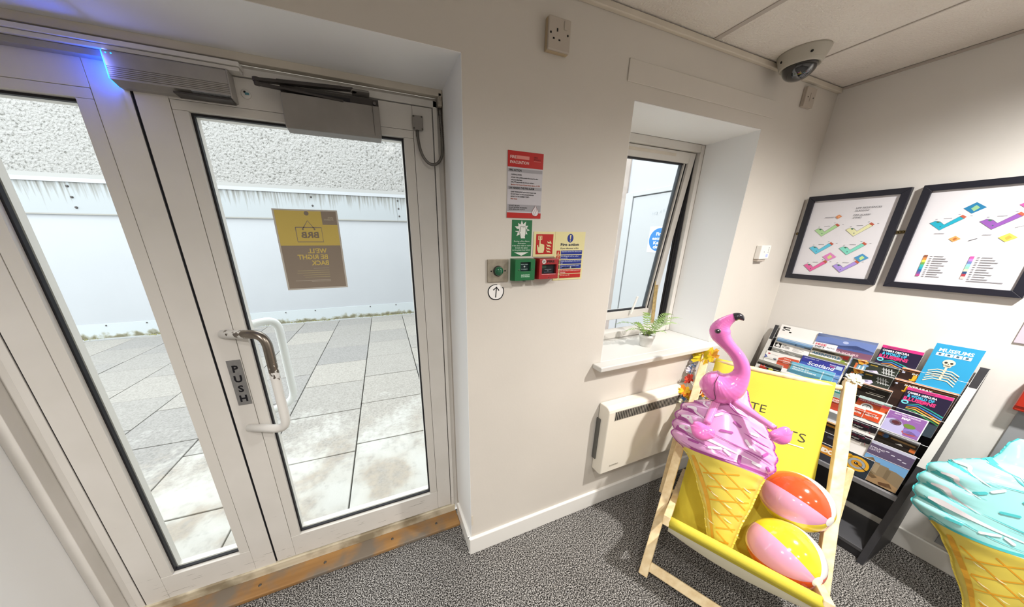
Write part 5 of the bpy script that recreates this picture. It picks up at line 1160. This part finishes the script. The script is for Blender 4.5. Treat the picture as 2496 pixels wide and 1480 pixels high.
    D = [((.034, .382), (.066, .381)), ((.133, .466), (.168, .471)), ((.170, .519), (.190, .507)), ((.211, .390), (.213, .366)), ((.281, .424), (.291, .438)), ((.302, .386), (.308, .377)), ((.07, .5), (.09, .512))]
    Wt = [((.108, .379), (.146, .391)), ((.218, .459), (.236, .440)), ((.230, .496), (.250, .495)), ((.254, .383), (.278, .380)), ((.194, .586), (.212, .576)), ((.102, .522), (.122, .538)), ((.16, .39), (.178, .38))]
    for p, q in D: g.ribbon(a, [X(p), X(q)], .0105 * sc, mid, 6); 
    for p, q in D: a.circ(*X(p), .0052 * sc, mid, 10).circ(*X(q), .0052 * sc, mid, 10)
    for p, q in Wt: g.ribbon(a, [X(p), X(q)], .0105 * sc, white, 6)
    for p, q in Wt: a.circ(*X(p), .0052 * sc, white, 10).circ(*X(q), .0052 * sc, white, 10)
    a.build('icing_print', th)
    # welded seam round the outline
    m = MB(); nn = 120
    for sd in (0, 1):
        vs = []
        for i in range(nn + 1):
            t = R[0][0] + (R[-1][0] - R[0][0]) * i / nn; e = g.edges(t)[sd]; s_ = -1 if sd == 0 else 1
            b = g.o + g.A * e + g.U * t; c = g.o + g.A * (e + s_ * .005 * sc) + g.U * t + g.N * (.002 * math.sin(i * 2.3)); vs += [b, c]
        k0 = int(nn * (tb - R[0][0]) / (R[-1][0] - R[0][0]))
        fs = [(2 * i, 2 * i + 1, 2 * i + 3, 2 * i + 2) for i in range(nn)]
        m.add(vs[:2 * (k0 + 1)], fs[:k0], Mc); m.add(vs[2 * k0:], [tuple(x - 2 * k0 for x in f) for f in fs[k0:]], vinyl('seam_' + mid, mid))
    m.build('welded_seam', None, th)
    return g, th
ax = Vector((.35, .5)).normalized()
Upk = (Bv * ax.x + Zv * ax.y)
pink, pk = icecream('ice_cream_inflatable', 'pink inflatable ice cream cone leaning in the yellow deck chair', ch(.15, .12, .27), Lv, Upk, 1.0, ('dda0d2', 'a8509a', '7d2f78', 'f2e6f2'))
mint, mk = icecream('ice_cream_inflatable', 'mint green inflatable ice cream cone standing right of the leaflet rack', (2.0316, -.0011, .004), Vector((.3637, -.931, .0309)), Vector((.2792, .1491, 1.2063)), .915, ('9fdcdc', '4fb9bd', '3d9ca3', 'e3dfe4'), sl=1.141, bulge=.088)

# beach balls on the canvas
def ball(label, c, r, axis, cols, rot0):
    c = Vector(c); ax_ = Vector(axis).normalized(); e1 = (Zv - ax_ * ax_.z).normalized(); e2 = ax_.cross(e1)
    if e2.dot(-c + Vector((0, 0, 1.5))) < 0: e2 = -e2         # e2 looks towards the middle of the room
    t = thing('beach_ball', label, 'ball', tuple(c - Vector((0, 0, r))), 'beach balls on the deck chair')
    cap = .17
    def P(th, ph, rr): return c + (ax_ * math.cos(th) + (e2 * math.cos(ph) + e1 * math.sin(ph)) * math.sin(th)) * rr
    for k, col in enumerate(cols):
        a0 = math.radians(rot0 + 60 * k); vs = []; nt, npn = 24, 10
        for i in range(nt + 1):
            th = cap + (PI - 2 * cap) * i / nt
            for j in range(npn + 1):
                rr = r * (1 - .006 * (abs(j / npn - .5) * 2) ** 8); vs.append(P(th, a0 + PI / 3 * j / npn, rr))
        MB().add(vs, [(i * (npn + 1) + j, i * (npn + 1) + j + 1, (i + 1) * (npn + 1) + j + 1, (i + 1) * (npn + 1) + j) for i in range(nt) for j in range(npn)], None, True).build('ball_panel', vinyl('ball_' + col, col, .12), t)
    for s in (1, -1):
        m = MB().lathe([(math.sin(cap * 1.06 * q / 6) * r * 1.003, math.cos(cap * 1.06 * q / 6) * r * 1.003) for q in range(7)][::-1], c, ax_ * s, 28); m.build('end_cap', vinyl('ball_white', 'ecebe8', .15), t)
    MB().lathe([(0, r * 1.003), (.006, r * 1.003), (.0055, r * 1.003 + .004), (.0035, r * 1.003 + .006), (0, r * 1.003 + .006)], c, ax_ * -1, 14).build('valve', vinyl('ball_valve', 'dcdcda', .3), t)
    return t
ball('beach ball with red-orange top and pink middle, upper of the two on the deck chair', (1.546, .389, .462), .112, (-.22, -1.05, .14), ['e9cf2f', 'e4a3c4', 'd9532a', 'ecebe8', 'e9cf2f', 'e4a3c4'], -80)
ball('beach ball with yellow top and pink middle, lower of the two on the deck chair', (1.369, .320, .346), .112, (-.35, -1.04, .13), ['d9532a', 'e4a3c4', 'e9cf2f', 'ecebe8', 'd9532a', 'e4a3c4'], -68)

# flamingo sitting on the pink ice cream
fm = thing('flamingo_inflatable', 'pink inflatable flamingo perched on the pink ice cream cone', 'inflatable', tuple(ch(.09, .40, .79)))
M_fl = vinyl('flamingo_pink', 'e274ba', .2); M_fl2 = vinyl('flamingo_leg', 'e98cc9', .2); M_bk = vinyl('beak_black', '25222a', .2)
FS = .405
K = [(.024, .838, .006), (.030, .842, .032), (.048, .850, .057), (.073, .860, .071), (.100, .869, .074), (.122, .886, .064), (.138, .912, .046), (.1465, .942, .033), (.146, .972, .0275), (.134, 1.003, .0255), (.113, 1.033, .0245), (.087, 1.059, .0245), (.063, 1.083, .029), (.046, 1.106, .036), (.040, 1.129, .0365), (.045, 1.152, .0295), (.057, 1.171, .0225), (.071, 1.186, .0175), (.080, 1.192, .0155)]
def sm(K, n=8):
    out = []
    for i in range(len(K) - 1):
        a = Vector(K[max(i - 1, 0)]); b = Vector(K[i]); c = Vector(K[i + 1]); d = Vector(K[min(i + 2, len(K) - 1)])
        for k in range(n):
            t = k / n; out.append(.5 * ((2 * b) + (c - a) * t + (2 * a - 5 * b + 4 * c - d) * t * t + (3 * b - a - 3 * c + d) * t ** 3))
    out.append(Vector(K[-1])); return out
KS = sm(K)
MB().tube([ch(p.x, FS, p.y) for p in KS], [p.z * (1 + (.006 * math.sin(i * 1.9) if 20 < i < 60 or i > 84 else 0)) for i, p in enumerate(KS)], 28).build('body', M_fl, fm)
KB = sm([(.077, 1.1905, .0172), (.087, 1.1945, .0158), (.097, 1.192, .012), (.105, 1.185, .006), (.108, 1.18, .0012)], 5)
MB().tube([ch(p.x, FS, p.y) for p in KB], [p.z for p in KB], 20).build('beak', M_bk, fm)
# eye, wing line and seam
ec = ch(.036, FS - .0345, 1.128)
ed = (Vector((0, 0, 1.5)) - ec).normalized()
ey = MB().lathe([(0, .0042), (.008, .0036), (.0112, .0012), (.012, -.002)], ec, ed, 18).build('eye', pm('eye_ring', '8a5a78', .4), fm)
MB().lathe([(0, .0072), (.006, .0064), (.0088, .0036)], ec, ed, 16).build('pupil', M_bk, ey); MB().lathe([(0, .009), (.0018, .0082), (.0026, .006)], ec + Zv * .002, ed, 8).build('glint', M_white, ey)
def onbody(w, z):     # front of the body tube at (w, z)
    best = max(((p.z ** 2 - (w - p.x) ** 2 - (z - p.y) ** 2, p) for p in KS), key=lambda q: q[0])
    return ch(w, FS - math.sqrt(max(best[0], 1e-6)) - .0008, z)
wl = sm([(.077, .93, 0), (.071, .905, 0), (.073, .878, 0), (.082, .85, 0), (.086, .828, 0), (.078, .815, 0), (.06, .812, 0), (.045, .818, 0)], 6)
m = MB().tube([onbody(p.x, p.y) for p in wl], .0011, 6)
for P in ([(.048, .817), (.056, .823), (.062, .822)], [(.034, .83), (.042, .834), (.049, .832)]): m.tube([onbody(*p) for p in P], .0009, 6)
m.build('wing_line', M_bk, fm)
sp = [p for p in KS[6:-2]]
def leg(w0, z0, s0, w1, z1, s1, r0, r1):
    a_, b_ = ch(w0, s0, z0), ch(w1, s1, z1); P = [a_ + (b_ - a_) * (k / 10) for k in range(11)]
    return MB().tube(P, [r0 + (r1 - r0) * k / 10 + .0006 * math.sin(k * 3) for k in range(11)], 18).build('leg', M_fl2, fm)
def foot(w, z, s, ang, sz, face):
    f = Vector(face).normalized(); c = ch(w, s, z); r_ = Lv * math.cos(ang) + Zv * math.sin(ang); r_ = (r_ - f * r_.dot(f)).normalized(); u_ = f.cross(r_); m = MB(); vs = []; nr, na = 9, 44
    for i in range(nr + 1):
        q = i / nr
        for k in range(na):
            t = 2 * PI * k / na; R = sz * (1 + .13 * math.cos(3 * (t + PI / 2)) ) * (1.12 if math.sin(t) < 0 else .88)
            vs.append(c + (r_ * math.cos(t) * 1.1 + u_ * math.sin(t) * .85) * R * math.sin(q * PI / 2) + f * (sz * .42 * math.cos(q * PI / 2) * (1 + .12 * math.cos(3 * (t + PI / 2)) * q)))
    fs = [(i * na + k, i * na + (k + 1) % na, (i + 1) * na + (k + 1) % na, (i + 1) * na + k) for i in range(nr) for k in range(na)]
    m.add(vs, fs, None, True)
    vs2 = [v - f * 2 * ((v - c).dot(f)) for v in vs]; m.add(vs2, fs, None, True)
    return m.build('foot', M_fl, fm)
leg(.092, .805, .385, .08, .722, .30, .0165, .0135); leg(.150, .822, .385, .285, .79, .31, .0155, .012)
foot(.072, .697, .275, -.25, .042, -Bv * .75 + Zv * .6); foot(.302, .782, .29, .6, .037, -Bv * .8 + Zv * .3 + Lv * .5)

# flower garland round the chair's left rail, one bloom on the right rail
def bloom(name, c, face, r, col, col2, parent, seed):
    rr = random.Random(seed); f = Vector(face).normalized(); x_ = f.orthogonal().normalized(); y_ = f.cross(x_); c = Vector(c); m = MB()
    for layer in range(2):
        for k in range(6):
            an = 2 * PI * (k + layer * .5) / 6 + rr.uniform(-.2, .2); d = x_ * math.cos(an) + y_ * math.sin(an); s_ = f.cross(d); R = r * (1 - .25 * layer) * rr.uniform(.85, 1.15); lf = f * (R * (.15 + .35 * layer) + rr.uniform(-.1, .2) * R)
            mt = pm('petal_' + (col if (k + layer) % 3 else col2), col if (k + layer) % 3 else col2, .7, trans=0)
            m.add([c, c + d * R * .5 + s_ * R * .3 + lf * .6, c + d * R + s_ * R * .18 + lf, c + d * R * .93 + lf * .8, c + d * R - s_ * R * .2 + lf * .9, c + d * R * .5 - s_ * R * .3 + lf * .5], [(0, 1, 2, 3), (0, 3, 4, 5)], mt)
    return m.build(name, None, parent, fix=False)
ga = thing('flower_garland', 'yellow, red and blue paper flower garland hung on the left chair rail', 'garland', tuple(ch(-.02, .74, .62)))
MB().tube([ch(.02, .80, .90), ch(-.03, .785, .88), ch(-.045, .75, .80), ch(-.045, .69, .73), ch(-.045, .64, .66), ch(-.01, .60, .645), ch(.025, .66, .70), ch(.03, .75, .80)], .0022, 6).build('cord', pm('cord_white', 'dcd8cc', .8), ga)
for k, (w, s, z, r, c1, c2) in enumerate([(-.014, .775, .872, .052, 'e6d028', 'e2b822'), (.024, .775, .888, .042, 'e0a030', 'e6c82a'), (-.048, .765, .825, .027, 'd6d8dc', '7f97bc'), (-.05, .745, .785, .027, 'd9d4dc', '6a84b4'), (-.045, .70, .745, .030, 'c8402a', 'a82f22'), (-.05, .625, .70, .034, 'f0c426', 'e88a26'), (-.03, .645, .675, .032, 'e8952a', 'f0cf2a'), (.03, .67, .70, .03, 'c8402a', 'e8a02a'), (-.04, .615, .64, .028, 'd9d6b8', '4f7fb8'), (-.005, .60, .635, .024, 'cfcf9a', 'e0d9a0')]):
    bloom('flower', ch(w, s, z), -Bv * .7 + Zv * .5 - Lv * .4, r, c1, c2, ga, k)
gb2 = thing('paper_flower', 'pale paper flower on top of the right chair rail', 'flower', tuple(ch(CW, .80, .90)))
bloom('petals', ch(CW + .006, .80, .905), -Bv * .6 + Zv * .8, .03, 'e9e6d2', 'd9d9b8', gb2, 50); bloom('petals', ch(CW + .02, .805, .895), -Bv * .6 + Lv * .6 + Zv * .4, .024, 'e3dcc0', 'c9d4cc', gb2, 51)
